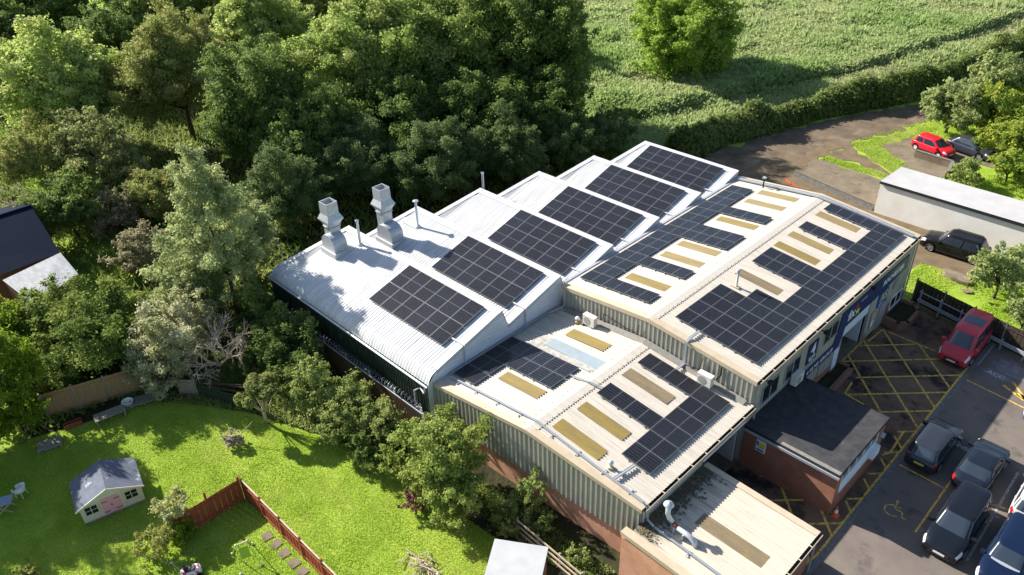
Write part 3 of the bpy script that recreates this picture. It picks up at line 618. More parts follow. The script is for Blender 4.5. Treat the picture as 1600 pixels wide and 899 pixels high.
m = MB(); m.box(KX1 + .02, KX1 + .22, 4.45, 4.62, 1.95, 2.2); m.build('wall_lamp', 'galv_bright', kiosk)
m = MB(); m.add([(KX0 + .05 + 2.0, KY0 - .1, KZ + .004), (KX1 + .1, KY0 - .1, KZ + .004), (KX1 + .1, KY0 + .15, KZ + .004), (KX0 + 2.05, KY0 + .12, KZ + .004)], [(0, 1, 2, 3)]); m.build('felt_edge', 'felt_pale', rk)  # pale strip along the front edge of the dark felt

# ---------------- long white garage block behind
gar = thing('white_garage_block', 'long white rendered garage block with flat pale roof behind the hall', 'garage')
g0 = Vector((-.55, 32.3)); gu = Vector((10.75, -.15)).normalized(); gv = Vector((-gu.y, gu.x))
GL, GD = 11.2, 3.9
def gp(a, b, z): q = g0 + gu * a + gv * b; return (q.x, q.y, z)
m = MB(); v = [gp(0, 0, 0), gp(GL, 0, 0), gp(GL, GD, 0), gp(0, GD, 0), gp(0, 0, 2.82), gp(GL, 0, 2.82), gp(GL, GD, 2.72), gp(0, GD, 2.72)]
m.add(v, [(0, 1, 5, 4), (2, 3, 7, 6), (3, 0, 4, 7)]); m.build('wall', 'render', gar)
m = MB(); m.add([gp(GL + .003, 0, 0), gp(GL + .003, GD, 0), gp(GL + .003, GD, 2.7), gp(GL + .003, 0, 2.8)], [(0, 1, 2, 3)]); m.build('end_wall', 'wood_dark', gar)  # whole end wall in one dark tone, the other walls pale
m = MB(); m.add([gp(-.06, -.06, 2.88), gp(GL + .06, -.06, 2.88), gp(GL + .06, GD + .06, 2.78), gp(-.06, GD + .06, 2.78)], [(0, 1, 2, 3)]); rg = m.build('roof', 'render_roof', gar)
m = MB(); m.add([gp(-.065, -.07, 2.70), gp(GL + .06, -.07, 2.70), gp(GL + .06, -.07, 2.87), gp(-.065, -.07, 2.87)], [(0, 1, 2, 3)]); m.add([gp(-.07, -.06, 2.70), gp(-.07, GD, 2.62), gp(-.07, GD, 2.77), gp(-.07, -.06, 2.87)], [(0, 1, 2, 3)]); m.build('fascia', 'black', rg)
m = MB(); m.bar(gp(-.05, -.11, 2.74), gp(GL, -.11, 2.70), .09, .08); m.build('gutter', 'black', rg)
# ------------------------------------------------------------------ solar panels
PL, PW = 1.722, 1.134
def panel_proto():
    t = thing('solar_panel', 'x', 'solar panel')
    m = MB()
    a, b = PL / 2, PW / 2; w = .014
    m.box(-a, a, -b, -b + w, 0, .036); m.box(-a, a, b - w, b, 0, .036); m.box(-a, -a + w, -b + w, b - w, 0, .036); m.box(a - w, a, -b + w, b - w, 0, .036)
    m.build('frame', 'alu', t)
    m = MB(); m.box(-a + w, a - w, -b + w, b - w, .008, .032); m.build('cells', 'cells', t)
    for s in (-1, 1):
        m = MB(); m.box(s * .5 - .022, s * .5 + .022, -b - .06, b + .06, -.055, -.002); m.build('rail', 'galv_bright', t)
    return t
PP = panel_proto(); first = [True]
def put_panel(o, X, Y, label, group):
    """o = centre (m); X = along the long side, Y = across"""
    global PP
    t = PP if first[0] else copy_tree(PP); first[0] = False
    X = Vector(X).normalized(); Y = Vector(Y).normalized(); Z = X.cross(Y)
    if Z.z < 0: Y = -Y; Z = -Z
    t.matrix_world = frame(o, X, Y, Z); t['label'] = label; t['group'] = group
# hall, slope facing the car park: columns a,b,c run down the slope, rows run front to back
HR = {(0, i) for i in range(4)} | {(1, i) for i in range(5)} | {(2, i) for i in range(16)} | {(c, i) for c in (0, 1) for i in (7, 8, 12, 15)}
cb_ = math.cos(math.atan(TB))
colr = ['upper', 'middle', 'gutter side']
for c_, i in sorted(HR):
    dd = (.8 + (c_ + .5) * 1.742 * cb_); x = dd; z = zb(x) + .12; yy = 1.06 + (i + .5) * 1.154
    lab = f'solar panel, hall slope facing car park, {colr[c_]} column, {ordw(i)} row from front gable'
    put_panel((x, yy, z), (1, 0, -TB), (0, 1, 0), lab, 'solar panels on the car park slope of the large hall')
HL = {(0, i) for i in range(15)} | {(c, i) for c in (1, 2) for i in (0, 3, 7, 8, 11)}
coll = ['gutter side', 'middle', 'ridge side']
for c_, i in sorted(HL):
    x = -6.33 + (c_ + .5) * 1.742 * cb_; z = zb(x) + .12; yy = 1.17 + (i + .5) * 1.154
    put_panel((x, yy, z), (1, 0, TB), (0, 1, 0), f'solar panel, hall slope beside sawtooth roofs, {coll[c_]} column, {ordw(i)} row from front', 'solar panels on the hall slope beside the sawtooth roofs')
for c_, i in sorted({(2, i) for i in range(6)} | {(c, i) for c in (0, 1) for i in (2, 5)}):
    x = .62 + (c_ + .5) * 1.75 * cb_; z = zc(x) + .12; yy = -7.78 + (i + .5) * 1.154
    put_panel((x, yy, z), (1, 0, -TB), (0, 1, 0), f'solar panel, low workshop slope facing annexe, {colr[c_]} column, {ordw(i)} row from front', 'solar panels on the annexe side of the low front workshop')
for c_, i in sorted({(0, i) for i in range(4)} | {(c, i) for c in (1, 2) for i in (2, 3)}):
    x = -6.68 + (c_ + .5) * 1.765 * cb_; z = zc(x) + .12; yy = -9.12 + (i + .5) * 1.165
    put_panel((x, yy, z), (1, 0, TB), (0, 1, 0), f'solar panel, low workshop slope under white gable, {coll[c_]} column, {ordw(i)} row from front', 'solar panels on the low front workshop below the white gable')
ca = math.cos(math.atan(TA))
for k in range(NB):
    for rw in range(2):
        for cc in range(6):
            yy = AY[k] - .40 - (rw + .5) * 1.745 * ca; z = AZ - (AY[k] - yy) * TA + .13
            x = -7.92 - (5 - cc + .5) * 1.154
            put_panel((x, yy, z), (0, 1, TA), (1, 0, 0), f'solar panel, {ordw(k)} white sawtooth bay from front, {["ridge side", "valley side"][rw]} row, {ordw(cc)} from left', f'solar panels on the {ordw(k)} sawtooth bay')

# ------------------------------------------------------------------ roof equipment
def tray(name, label, pts, w=.09, h=.04, z=0, m='galv_bright', feet=None, group=None):
    b = MB()
    for a, c in zip(pts, pts[1:]):
        a = Vector(a); c = Vector(c); d = (c - a).normalized(); s = d.cross(Vector((0, 0, 1))).normalized() * (w / 2)
        b.bar(a, c, w, .012)
        b.bar(a + s + Vector((0, 0, .025)), c + s + Vector((0, 0, .025)), .012, h); b.bar(a - s + Vector((0, 0, .025)), c - s + Vector((0, 0, .025)), .012, h)
        b.bar(a + Vector((0, 0, .03)), c + Vector((0, 0, .03)), w * .5, .03)
    t = thing(name, label, 'cable tray', group=group)
    b.build('tray', m, t)
    if feet:
        f = MB()
        for q, d in feet: f.box(q[0] - d[0] * .18 - .02, q[0] + d[0] * .18 + .02, q[1] - d[1] * .18 - .02, q[1] + d[1] * .18 + .02, q[2] - .09, q[2] - .05)
        f.build('foot', 'galv_bright', t)
    return t
zz = lambda x: zc(x) + .14
tray('cable_tray', 'galvanised cable tray along the front verge of the low workshop roof', [(-6.5, -9.42, zz(-6.5)), (CR_, -9.22, zz(CR_)), (6.6, -9.3, zz(6.6)), (6.88, -9.3, 3.8), (6.92, -9.3, 3.15), (7.3, -9.33, 3.02)],
     feet=[((x, -9.42 + (x + 6.5) * .02, zz(x)), (0, 1)) for x in (-5.8, -4.4, -2.8, -1.2, 1.0, 2.6, 4.2, 5.8)])
tray('cable_tray', 'galvanised cable tray crossing the annexe roof below the white cowl', [(7.35, -9.33, 3.02), (9.6, -9.36, 2.92), (12.7, -9.4, 2.8)], feet=[((x, -9.36, zd(x) + .15), (0, 1)) for x in (9.2, 11.0, 12.4)])
tray('cable_tray', 'short galvanised tray branching to the lowest panels of the low workshop', [(4.85, -9.2, zz(4.9)), (5.0, -7.85, zz(5.0))], w=.16)
tray('cable_tray', 'galvanised tray climbing from the low workshop roof over the hall gable', [(2.45, -.9, zz(2.45)), (2.45, -.22, zz(2.45)), (2.45, -.2, 5.95), (2.45, .2, zb(2.45) + .14), (2.45, 1.02, zb(2.45) + .14)], w=.15)
tray('cable_tray', 'long pale cable tray along the back verge of the large hall', [(-6.5, 19.75, zb(-6.5) + .15), (RX, 19.75, BZ + .15), (6.5, 19.75, zb(6.5) + .15)], w=.26, h=.10, m='galv')
tray('cable_tray', 'thin grey conduit crossing the ridge of the low workshop roof', [(-1.35, -5.3, zz(-1.3)), (CR_, -5.15, zz(CR_)), (.65, -4.95, zz(.65))], w=.06, h=.03)
tray('cable_tray', 'blue grey cable tray under the white gable of the first sawtooth bay', [(-6.75, -9.2, zc(-6.75) + .12), (-6.78, -.7, zc(-6.78) + .12)], w=.12, m='galv')
def ac(label, x, yy, z, rz, sc=1.0):
    t = thing('air_conditioner', label, 'air conditioner', (x, yy, z), rz, None)
    m = MB(); m.box(-.42, .42, -.17, .17, .08, .72); m.box(-.43, .43, -.18, .18, .72, .745); m.build('casing', 'offwhite', t)
    m = MB(); n = 20
    m.lathe([(.0, 0), (.25, 0), (.25, .012), (.0, .014)], (0, 0, 0), n)
    g = m.build('fan_grille', 'grille', t); g.location = (-.1, -.172, .40); g.rotation_euler = (R(90), 0, 0)
    m = MB(); m.box(-.36, -.28, -.2, .2, 0, .08); m.box(.28, .36, -.2, .2, 0, .08); m.build('foot', 'rubber', t)
    return t
ac('cream air conditioner on the low roof near the white mushroom vent', -3.85, -.72, zc(-3.85) + .02, R(0))
ac('white air conditioner on the low roof below the hall corner', 4.1, -.62, zc(4.1) + .02, R(0))
ac('pale air conditioner on the black felt office roof against the sign wall', 6.98, 4.3, KZ, R(90))
def vent(label, x, yy, z, m1='white', r_=.15, h=.34, base='cream_trim'):
    t = thing('roof_vent', label, 'roof vent', (x, yy, z))
    m = MB(); m.lathe([(.001, h + .13), (r_ * .5, h + .11), (r_ * .9, h + .05), (r_, h), (r_ * .9, h - .03), (.001, h - .02)], n=16); m.build('cap', m1, t, smooth=True)
    m = MB(); m.lathe([(.17, 0), (.15, .12), (.07, .15), (.07, h)], n=12); m.build('pipe', base, t)
vent('white mushroom vent on the low roof near the air conditioner and dark wall', -4.62, -.95, zc(-4.6) + .03, base='tan_light')
vent('pale mushroom vent with rusty base near the corner of the low workshop roof', 4.25, -8.75, zc(4.3) + .03, 'galv_bright')
t = thing('roof_flue', 'thin pale flue standing alone on the hall roof near a rooflight', 'flue', (1.55, 6.22, zb(1.55) + .03))
m = MB(); m.tube([(0, 0, 0), (0, 0, 1.05)], .07, 10); m.build('pipe', 'offwhite', t)
m = MB(); m.lathe([(.14, 1.0), (.15, 1.05), (.12, 1.22), (.07, 1.25), (.001, 1.26)], n=12); m.build('cap', 'galv_bright', t)
m = MB(); m.box(-.35, .22, -.12, .12, -.02, .06); m.build('base_plate', 'cream_trim', t)
# bent exhaust duct on the annexe roof
t = thing('exhaust_duct', 'bent galvanised exhaust duct with white rain cap on the annexe roof', 'duct', (7.6, -8.75, zd(7.6)))
m = MB(); m.tube([(0, 0, 1.35), (0, 0, .85), (.12, 0, .62), (.3, .0, .5)], [.125, .125, .125, .125], 14); m.build('riser', 'galv_bright', t, smooth=True)
m = MB(); m.tube([(.28, 0, .51), (.62, .0, .36)], .10, 12); m.build('rusty_joint', mat('rust', (.28, .10, .04), .8, c2=(.16, .06, .03), ns=8), t, smooth=True)
m = MB(); m.tube([(.6, 0, .37), (1.25, 0, .30), (1.5, -.02, .2), (1.6, -.03, -.02)], .13, 14); m.build('elbow', 'galv_bright', t, smooth=True)
m = MB(); m.lathe([(.001, 1.62), (.13, 1.56), (.24, 1.46), (.25, 1.43), (.001, 1.44)], n=18); m.build('rain_cap', 'galv_bright', t, smooth=True)
m = MB(); m.box(.45, .5, -.2, .2, 0, .35); m.box(.95, 1.0, -.2, .2, 0, .3); m.build('support', 'galv', t)
t = thing('wall_cable', 'sagging black cable on the hall gable behind the cream air conditioner', 'cable')
m = MB(); m.tube([(-3.35, -.13, 4.55), (-3.3, -.14, 5.1), (-2.6, -.13, 5.0), (-1.6, -.13, 4.86), (-.8, -.13, 4.9), (-.75, -.13, 5.5)], .022, 6); m.build('cable', 'rubber', t)
t = thing('wall_cable', 'black cable loop on the hall gable above the white air conditioner', 'cable')
m = MB(); m.tube([(2.9, -.2, 4.45), (3.4, -.16, 4.6), (3.5, -.14, 5.2), (3.55, -.14, 5.5)], .022, 6); m.tube([(4.55, -.3, 4.6), (4.7, -.14, 4.9), (4.7, -.14, 5.45)], .04, 6); m.build('cable', 'rubber', t)
# mast at the back of the hall roof
t = thing('roof_mast', 'short dark mast with grey head at the far corner of the hall roof', 'mast', (-4.3, 19.35, zb(-4.3)))
m = MB(); m.tube([(0, 0, 0), (0, 0, .8)], .05, 8); m.build('pole', 'rubber', t); m = MB(); m.box(-.12, .12, -.12, .12, .8, .9); m.build('head', 'galv', t)

# ------------------------------------------------------------------ signs on the car park side of the hall
SX = BX1 + .06
t = thing('shop_sign', 'square navy sign with a white number 4 between the upper windows', 'sign', (SX, 6.4, 3.8))
m = MB(); m.box(0, .05, -.56, .56, -.68, .68); m.build('panel', 'navy', t)
F = lambda yy, z, x=.056: frame((x, yy, z), (0, 1, 0), (0, 0, 1), (1, 0, 0))
text('lettering', '4', 1.0, F(0, .2), 'white', t, bold=.03); text('lettering', 'ELMS', .34, F(0, -.38), 'white', t, sx=1.0, bold=.008); text('lettering', 'GROUP', .14, F(0, -.58), 'white', t)
t = thing('shop_sign', 'long navy fascia sign stepping up over the roller door with white lettering', 'sign', (SX, 0, 0))
m = MB()
poly = [(5.9, 2.02), (10.2, 2.02), (10.66, 3.28), (14.6, 3.28), (19.45, 3.45), (19.35, 4.5), (14.6, 4.62), (9.85, 4.62), (9.45, 2.58), (5.9, 2.58)]
P1 = [poly[0], poly[1], poly[8], poly[9]]; P2 = [poly[1], poly[2], poly[7], poly[8]]; P3 = [poly[2], poly[3], poly[6], poly[7]]; P4 = [poly[3], poly[4], poly[5], poly[6]]
n = len(poly); v = [(.05, a, b) for a, b in poly] + [(0, a, b) for a, b in poly]
m.add(v, [(0, 1, 8, 9), (1, 2, 7, 8), (2, 3, 6, 7), (3, 4, 5, 6)] + [(i, (i + 1) % n, n + (i + 1) % n, n + i) for i in range(n)])
m.build('panel', 'navy', t)
text('lettering', '4 ELMS GROUP', .42, F(7.75, 2.30), 'white', t, sx=1.05, spacing=1.1, bold=.008)
text('lettering', 'fix', .95, F(11.15, 3.92), 'white', t, bold=.02, shear=.15)
text('lettering', 'ROCHESTER', .52, F(17.05, 3.98), 'white', t, shear=.25, sx=1.08, bold=.014)
text('lettering', 'ROCHESTER', .14, F(12.7, 4.32), 'white', t)
m = MB(); m.lathe([(.001, .01), (.16, .01), (.16, 0)], n=20); o = m.build('red_dot', 'red', t); o.matrix_local = frame((.055, 11.85, 4.22), (0, 1, 0), (0, 0, 1), (1, 0, 0))
m = MB(); P = []
for k, (a, rr) in enumerate([(90, .16), (40, .14), (10, .34), (-25, .16), (-55, .38), (-90, .15), (-125, .38), (-155, .16), (170, .34), (140, .14)]):
    P.append((12.02 + rr * math.cos(R(a)), 3.8 + rr * math.sin(R(a))))
n = len(P); m.add([(.056, a, b) for a, b in P] + [(.066, a, b) for a, b in P], [tuple(range(n, 2 * n))] + [(i, (i + 1) % n, n + (i + 1) % n, n + i) for i in range(n)])
m.build('yellow_figure', 'lime', t)
t = thing('shop_sign', 'bright blue sign with yellow symbols beside the roller door', 'sign', (SX, 16.2, 2.65))
m = MB(); m.box(0, .05, -.66, .66, -.55, .55); m.build('panel', 'blue_sign', t)
text('lettering', 'AS', .85, F(.02, .1), 'yellow', t, bold=.02, shear=.1); m = MB(); m.box(.05, .058, -.5, .25, -.42, -.36); m.build('white_line', 'white', t)
t = thing('notice_board', 'narrow cream and white notice board beside the roller door', 'sign', (SX, 15.25, 1.35))
m = MB(); m.box(0, .04, -.2, .25, -.6, .6); m.build('panel', 'cream_trim', t); m = MB(); m.box(.04, .048, -.15, .2, -.5, -.05); m.build('paper', 'white', t)
t = thing('notice_board', 'white notice with yellow patch on the brick office end wall', 'sign', (7.72, KY0 - .04, 2.0))
m = MB(); m.box(-.27, .27, -.02, .03, -.37, .37); m.build('panel', 'white', t)
m = MB(); m.box(-.08, .22, -.028, -.021, -.1, .25); m.build('yellow_patch', 'yellow', t); m = MB(); m.box(-.23, -.12, -.028, -.021, 0, .3); m.box(-.22, .2, -.028, -.021, -.3, -.2); m.build('print', 'blue_sign', t)
for i, (yy, z) in enumerate(((1.05, 4.95), (7.2, 4.85), (13.2, 4.95))):
    t = thing('wall_camera', ['black camera under the eaves at the hall front corner', 'small dark lamp under the eaves above the navy 4 sign', 'black floodlight under the eaves above the roller door sign'][i], 'camera' if i == 0 else 'wall lamp', (BX1 + .05, yy, z))
    m = MB(); m.bar((0, 0, 0), (.25, 0, .02), .05, .05); m.build('arm', 'rubber', t); m = MB(); m.box(.15, .42, -.14, .14, -.08, .08); m.build('housing', 'black', t)
# ------------------------------------------------------------------ ground, roads, markings
def sheet(name, poly, z, m, kind='structure'):
    b = MB(); b.add([(x, yy, z) for x, yy in poly], [tuple(range(len(poly)))]); return struct(name, b, m)
def rough(poly, amp=.25, step=.7, seed=1):
    rr = np.random.default_rng(seed); out = []
    for a, c in zip(poly, poly[1:] + poly[:1]):
        L_ = math.hypot(c[0] - a[0], c[1] - a[1]); k = max(1, int(L_ / step)); nx_, ny_ = -(c[1] - a[1]) / L_, (c[0] - a[0]) / L_
        for i in range(k):
            t_ = i / k; d_ = rr.normal() * amp * .5; out.append((a[0] + (c[0] - a[0]) * t_ + nx_ * d_, a[1] + (c[1] - a[1]) * t_ + ny_ * d_))
    return out
def vnoise(x, yy, s, seed=0):
    """smooth value noise on numpy arrays"""
    x = np.asarray(x) / s; yy = np.asarray(yy) / s; xi = np.floor(x).astype(int); yi = np.floor(yy).astype(int); fx = x - xi; fy = yy - yi
    fx = fx * fx * (3 - 2 * fx); fy = fy * fy * (3 - 2 * fy)
    def h(a, b): 
        n = (a * 374761393 + b * 668265263 + seed * 1442695041) & 0x7fffffff; n = ((n ^ (n >> 13)) * 1274126177) & 0x7fffffff; return ((n ^ (n >> 16)) & 0xffff) / 65535.0
    return (h(xi, yi) * (1 - fx) + h(xi + 1, yi) * fx) * (1 - fy) + (h(xi, yi + 1) * (1 - fx) + h(xi + 1, yi + 1) * fx) * fy
sheet('ground', [(-900, -900), (900, -900), (900, 900), (-900, 900)], -.03, 'grass')
sheet('woodland_floor', [(-100, -12), (-24, -12), (-24, -9), (-13.5, 31), (-18.5, 37), (-70, 60), (-110, 30)], -.012, 'soil')
sheet('shrub_bed', [(-36, -27), (-24.5, -27), (-23.4, -24), (-22.6, -20.6), (-17, -16.9), (-10, -14.2), (-5, -13.4), (2, -13.2), (7, -14.0), (12, -12), (6.4, -9.2), (-24, -9.2), (-37, -11)], -.006, 'soil')
LAWN = [(-26, -36), (-24.3, -27), (-23.2, -24), (-22.4, -20.8), (-20.4, -18.6), (-15.5, -16.6), (-10, -14.3), (-5, -13.5), (0, -13.2), (2.2, -12.8), (7, -17), (7, -40), (-26, -40)]
sheet('lawn', LAWN, 0.0, 'grass')
hx = lambda yy: np.interp(yy, [20, 27, 30.6, 36.6, 42.4, 50.4, 58.9, 66.7, 78, 95, 130, 200], [-24.5, -20.5, -18.3, -18.2, -16.6, -14.4, -10.6, -8.2, -6.6, -5.6, -6, -8])
# meadow: bumpy sheet beyond the lane hedge
ny, nx = 220, 180; yy_ = np.linspace(27, 200, ny); uu = np.linspace(0, 1, nx) ** 1.3
YY, UU = np.meshgrid(yy_, uu, indexing='ij'); XX = hx(YY) - UU * 130
bank_x = lambda yy: np.interp(yy, [30, 34.6, 36.1, 40.3, 46.3, 56.9, 65, 78.9, 99.9, 140], [-33, -30.3, -27.1, -25.9, -24.1, -20.5, -17.3, -14.5, -10.4, -8])
mead_h = lambda x, yy: .8 * np.clip((bank_x(yy) - x) / .9, 0, 1) * np.clip((yy - 33) / 3, 0, 1) + np.where(x < bank_x(yy), 1, .45) * mead_r(x, yy)
mead_r = lambda x, yy: .42 * vnoise(x, yy, 5.0, 1) + .38 * vnoise(x, yy, 2.1, 2) + .25 * vnoise(x, yy, .9, 3) + .5 * vnoise(x, yy, 18, 5)
edge = np.clip(UU * 130 / 3.0, 0, 1)
ZZ = mead_h(XX, YY) * edge * np.clip((YY - 27) / 4, 0, 1) * .75 - .01
b = MB(); b.v = list(zip(XX.ravel().tolist(), YY.ravel().tolist(), ZZ.ravel().tolist()))
b.f = [(i * nx + j, i * nx + j + 1, (i + 1) * nx + j + 1, (i + 1) * nx + j) for i in range(ny - 1) for j in range(nx - 1)]; b.m = [0] * len(b.f)
struct('meadow', b, 'meadow', smooth=True)
sheet('lane', rough([(-14.5, 21.5), (-19.5, 27), (-17.9, 31), (-17.4, 35), (-13.4, 48.6), (-7.9, 59.8), (-5.2, 72), (-4.2, 90), (-4.5, 130), (-.8, 130), (-.6, 88), (-2.2, 70), (-4.9, 57), (-6.4, 50), (-8.6, 45.4), (-9.3, 39.5), (-9.2, 34.8), (-8.6, 31), (-7, 21.5)], 0.50), -.002, 'lane')
sheet('driveway', [(-8.55, 21.3), (-8.6, 31), (-9.2, 34.6), (-.6, 32.6), (10.6, 32.2), (14, 30.0), (11.4, 27.3), (8.3, 26.9), (5.6, 26.8), (5.4, 21.3)], .002, 'dirt')
sheet('dirt_strip', rough([(-13.6, 22), (-14.8, 30), (-12.2, 36), (-10.6, 41), (-9.4, 45), (-8.5, 44.6), (-9.2, 34.8), (-8.6, 31), (-8.5, 22)], .7), .0, 'dirt')
sheet('hardstanding', rough([(-9.2, 34.8), (-9.25, 39.3), (-3.3, 38.9), (-.8, 37.5), (-.8, 32.75)], 0.35), .006, 'concrete')
sheet('parking_pad', rough([(-7.0, 46.8), (-5.8, 49.6), (-2.8, 50.6), (3.4, 51.8), (4.2, 48.2), (1.4, 46.6), (1.2, 42.2), (-.8, 41.2), (-3.2, 43.3)], 0.30), .004, 'concrete')
sheet('verge', rough([(-8.9, 39.35), (-8.7, 40.4), (-3.1, 40.2), (-.2, 38.4), (-.6, 37.4), (-3.3, 38.95)], 0.70), .008, 'verge')
sheet('verge', rough([(-8.4, 44.6), (-6.2, 49.9), (-4.9, 53.5), (-3.6, 54), (-5.0, 49.0), (-6.2, 46.6), (-2.6, 43.2), (1.0, 40.2), (.6, 38.6)], 0.70), .010, 'verge')
sheet('dirt_strip', rough([(-8.5, 44.2), (.5, 38.4), (-.4, 38.4), (-3.1, 40.25), (-8.7, 40.45)], 0.50), .001, 'dirt')
sheet('grass_patch', rough([(5.5, 21.9), (5.6, 26.75), (8.3, 26.85), (11.5, 27.2), (16, 29.5), (22, 28), (22, 17.9), (15, 19.65), (7.1, 21.4)], 0.45), .004, 'grass')
sheet('yard', [(6.2, -4.4), (6.2, 21.3), (7.1, 21.25), (12.7, 20.0), (12.7, -11.5), (6.4, -11.5)], .003, 'yard')
sheet('car_park', [(12.9, -45), (12.9, 19.95), (15, 19.5), (40, 13.5), (60, 0), (60, -45)], .004, 'asphalt')
b = MB(); b.box(12.68, 12.78, -11.5, 20.0, -.02, .012); b.box(12.82, 12.92, -11.5, 20.0, -.02, .012); b.box(12.78, 12.82, -11.5, 20.0, -.02, -.004)
struct('drain_channel', b, 'kerbstone')
def line(name, pts, w, m, z):
    b = MB()
    for (a, c) in zip(pts, pts[1:]):
        a = Vector(a); c = Vector(c); d = (c - a).normalized(); s = Vector((-d.y, d.x)) * (w / 2)
        b.add([(a.x - s.x, a.y - s.y, z), (a.x + s.x, a.y + s.y, z), (c.x + s.x, c.y + s.y, z), (c.x - s.x, c.y - s.y, z)], [(0, 1, 2, 3)])
    return b
# yellow box hatching, clipped to the two open parts of the yard
def clip(poly, p0, d):
    ts = []
    n = len(poly)
    for i in range(n):
        a = poly[i]; c = poly[(i + 1) % n]; ex, ey = c[0] - a[0], c[1] - a[1]; den = d[0] * ey - d[1] * ex
        if abs(den) < 1e-9: continue
        t = ((a[0] - p0[0]) * ey - (a[1] - p0[1]) * ex) / den; u = ((a[0] - p0[0]) * d[1] - (a[1] - p0[1]) * d[0]) / den
        if 0 <= u <= 1: ts.append(t)
    return sorted(ts)
hat = MB()
for poly in ([(6.68, 11.4), (6.68, 14.6), (7.08, 16.68), (10.5, 16.63), (12.6, 16.5), (12.6, -.2), (12.05, -.2), (12.05, 5.4), (11.8, 8.3), (9.5, 8.75), (8.25, 8.9), (8.05, 10.9)],
             [(8.0, -.3), (12.1, -.22), (12.6, -.2), (12.6, -3.2), (12.4, -4.1), (8.0, -4.1)]):
    for k, c0 in enumerate((8.8, 11, 13.05, 15.15, 17.2, 19.2, 21.4, 23.8, 26.15)):
        p0 = (c0, 0); d = (-.7071, .7071); ts = clip(poly, p0, d)
        for a, c in zip(ts[::2], ts[1::2]):
            z = .0075; q = line('', [(p0[0] + d[0] * a, p0[1] + d[1] * a), (p0[0] + d[0] * c, p0[1] + d[1] * c)], .125, '', z); hat.add(q.v, q.f)
    for k, c0 in enumerate((7.2, 4.98, 2.7, .5, -1.75, -4.1, -6.33, -8.5, -10.9, -13.1)):
        p0 = (0, c0); d = (.7071, .7071); ts = clip(poly, p0, d)
        for a, c in zip(ts[::2], ts[1::2]):
            q = line('', [(p0[0] + d[0] * a, p0[1] + d[1] * a), (p0[0] + d[0] * c, p0[1] + d[1] * c)], .125, '', .0115); hat.add(q.v, q.f)
for pts in ([(12.6, -3.2), (12.6, 16.5)], [(12.6, 16.5), (11.4, 16.55)], [(6.95, 14.74), (7.08, 16.68), (10.5, 16.63)], [(6.68, 14.6), (6.68, 11.4)], [(8.06, 10.15), (8.22, 8.87), (9.49, 8.69)], [(8.6, -.35), (12.1, -.2)], [(12.42, -4.2), (12.6, -3.2)], [(12.0, 5.4), (12.25, 5.9), (12.1, 8.0)]):
    q = line('', pts, .12, '', .0155); hat.add(q.v, q.f)
struct('yard_marking', hat, 'yline')
mk = MB()
for pts, w in (([(12.98, 5.35), (15.42, 5.27)], .10), ([(15.40, 7.4), (15.42, 1.43)], .10), ([(13.0, 15.04), (16.32, 14.67), (19.5, 14.3)], .10), ([(17.2, 5.8), (18.5, 6.05)], .09)):
    q = line('', pts, w, '', .009); mk.add(q.v, q.f)
# arrow-like yellow mark in the bay beyond
for a, c, w in (((14.75, 16.0), (16.1, 15.35), .16), ((15.1, 16.7), (16.1, 15.5), .16), ((15.6, 15.75), (17.1, 15.2), .32)):
    q = line('', [a, c], w, '', .013); mk.add(q.v, q.f)
struct('bay_marking', mk, 'yline')
mk = MB()
for pts, w in (([(17.73, 9.03), (17.85, 1.37)], .12), ([(17.4, 5.06), (18.05, 5.14)], .09), ([(12.98, 16.9), (12.98, 19.9)], .10), ([(15.9, 16.6), (16.2, 19.0)], .10)):
    q = line('', pts, w, '', .0135); mk.add(q.v, q.f)
struct('bay_marking', mk, 'wline')
# wheelchair symbol (head, back, seat, wheel arc)
b = MB(); z = .010; cx, cy = 14.05, 2.05
def arc(c, r0, r1, a0, a1, n=18):
    v = []
    for i in range(n + 1):
        a = R(a0 + (a1 - a0) * i / n); v += [(c[0] + r0 * math.cos(a), c[1] + r0 * math.sin(a), z), (c[0] + r1 * math.cos(a), c[1] + r1 * math.sin(a), z)]
    b.add(v, [(2 * i, 2 * i + 1, 2 * i + 3, 2 * i + 2) for i in range(n)])
# symbol local axes: up = (-x, +y) as painted; keep simple: mirror in the bay
arc((cx, cy - .05), .34, .42, 95, 330)
for a, c, w in (((14.02, 2.62), (14.12, 2.18), .09), ((14.12, 2.2), (14.45, 2.2), .08), ((14.45, 2.22), (14.6, 1.82), .08), ((14.6, 1.84), (14.75, 1.86), .07), ((14.05, 2.42), (14.32, 2.42), .07)):
    q = line('', [a, c], w, '', .0125); b.add(q.v, q.f)
arc((14.0, 2.74), .001, .09, 0, 360)
struct('disabled_bay_symbol', b, 'yline')
# worn grey patch with ACC lettering
b = MB(); rngp = np.random.default_rng(5)
def blob(cx, cy, a, c, ang, z, n=26, j=.18):
    v = []
    for i in range(n):
        t = 2 * math.pi * i / n; rr = 1 + rngp.uniform(-j, j); x = a * rr * math.cos(t); y2 = c * rr * math.sin(t)
        v.append((cx + x * math.cos(ang) - y2 * math.sin(ang), cy + x * math.sin(ang) + y2 * math.cos(ang), z))
    b.add(v, [tuple(range(n))])
blob(14.2, 16.75, .95, .33, -.12, .008); blob(14.5, 18.0, .95, .7, -.1, .008); blob(14.7, 17.45, .8, .3, -.1, .0085)
struct('tarmac_patch', b, mat('worn_grey_paint', (.22, .22, .23), .9, c2=(.14, .14, .15), ns=3))
for s_, x, yy, sz in (('ACC', 14.1, 16.72, .5), ('INSP', 15.0, 8.95, .42)):
    o = text('bay_lettering', s_, sz, frame((x, yy, .016), (1, -.08, 0), (.08, 1, 0), (0, 0, 1)), 'letter', None, ext=.0005, bold=.012); o['kind'] = 'structure'
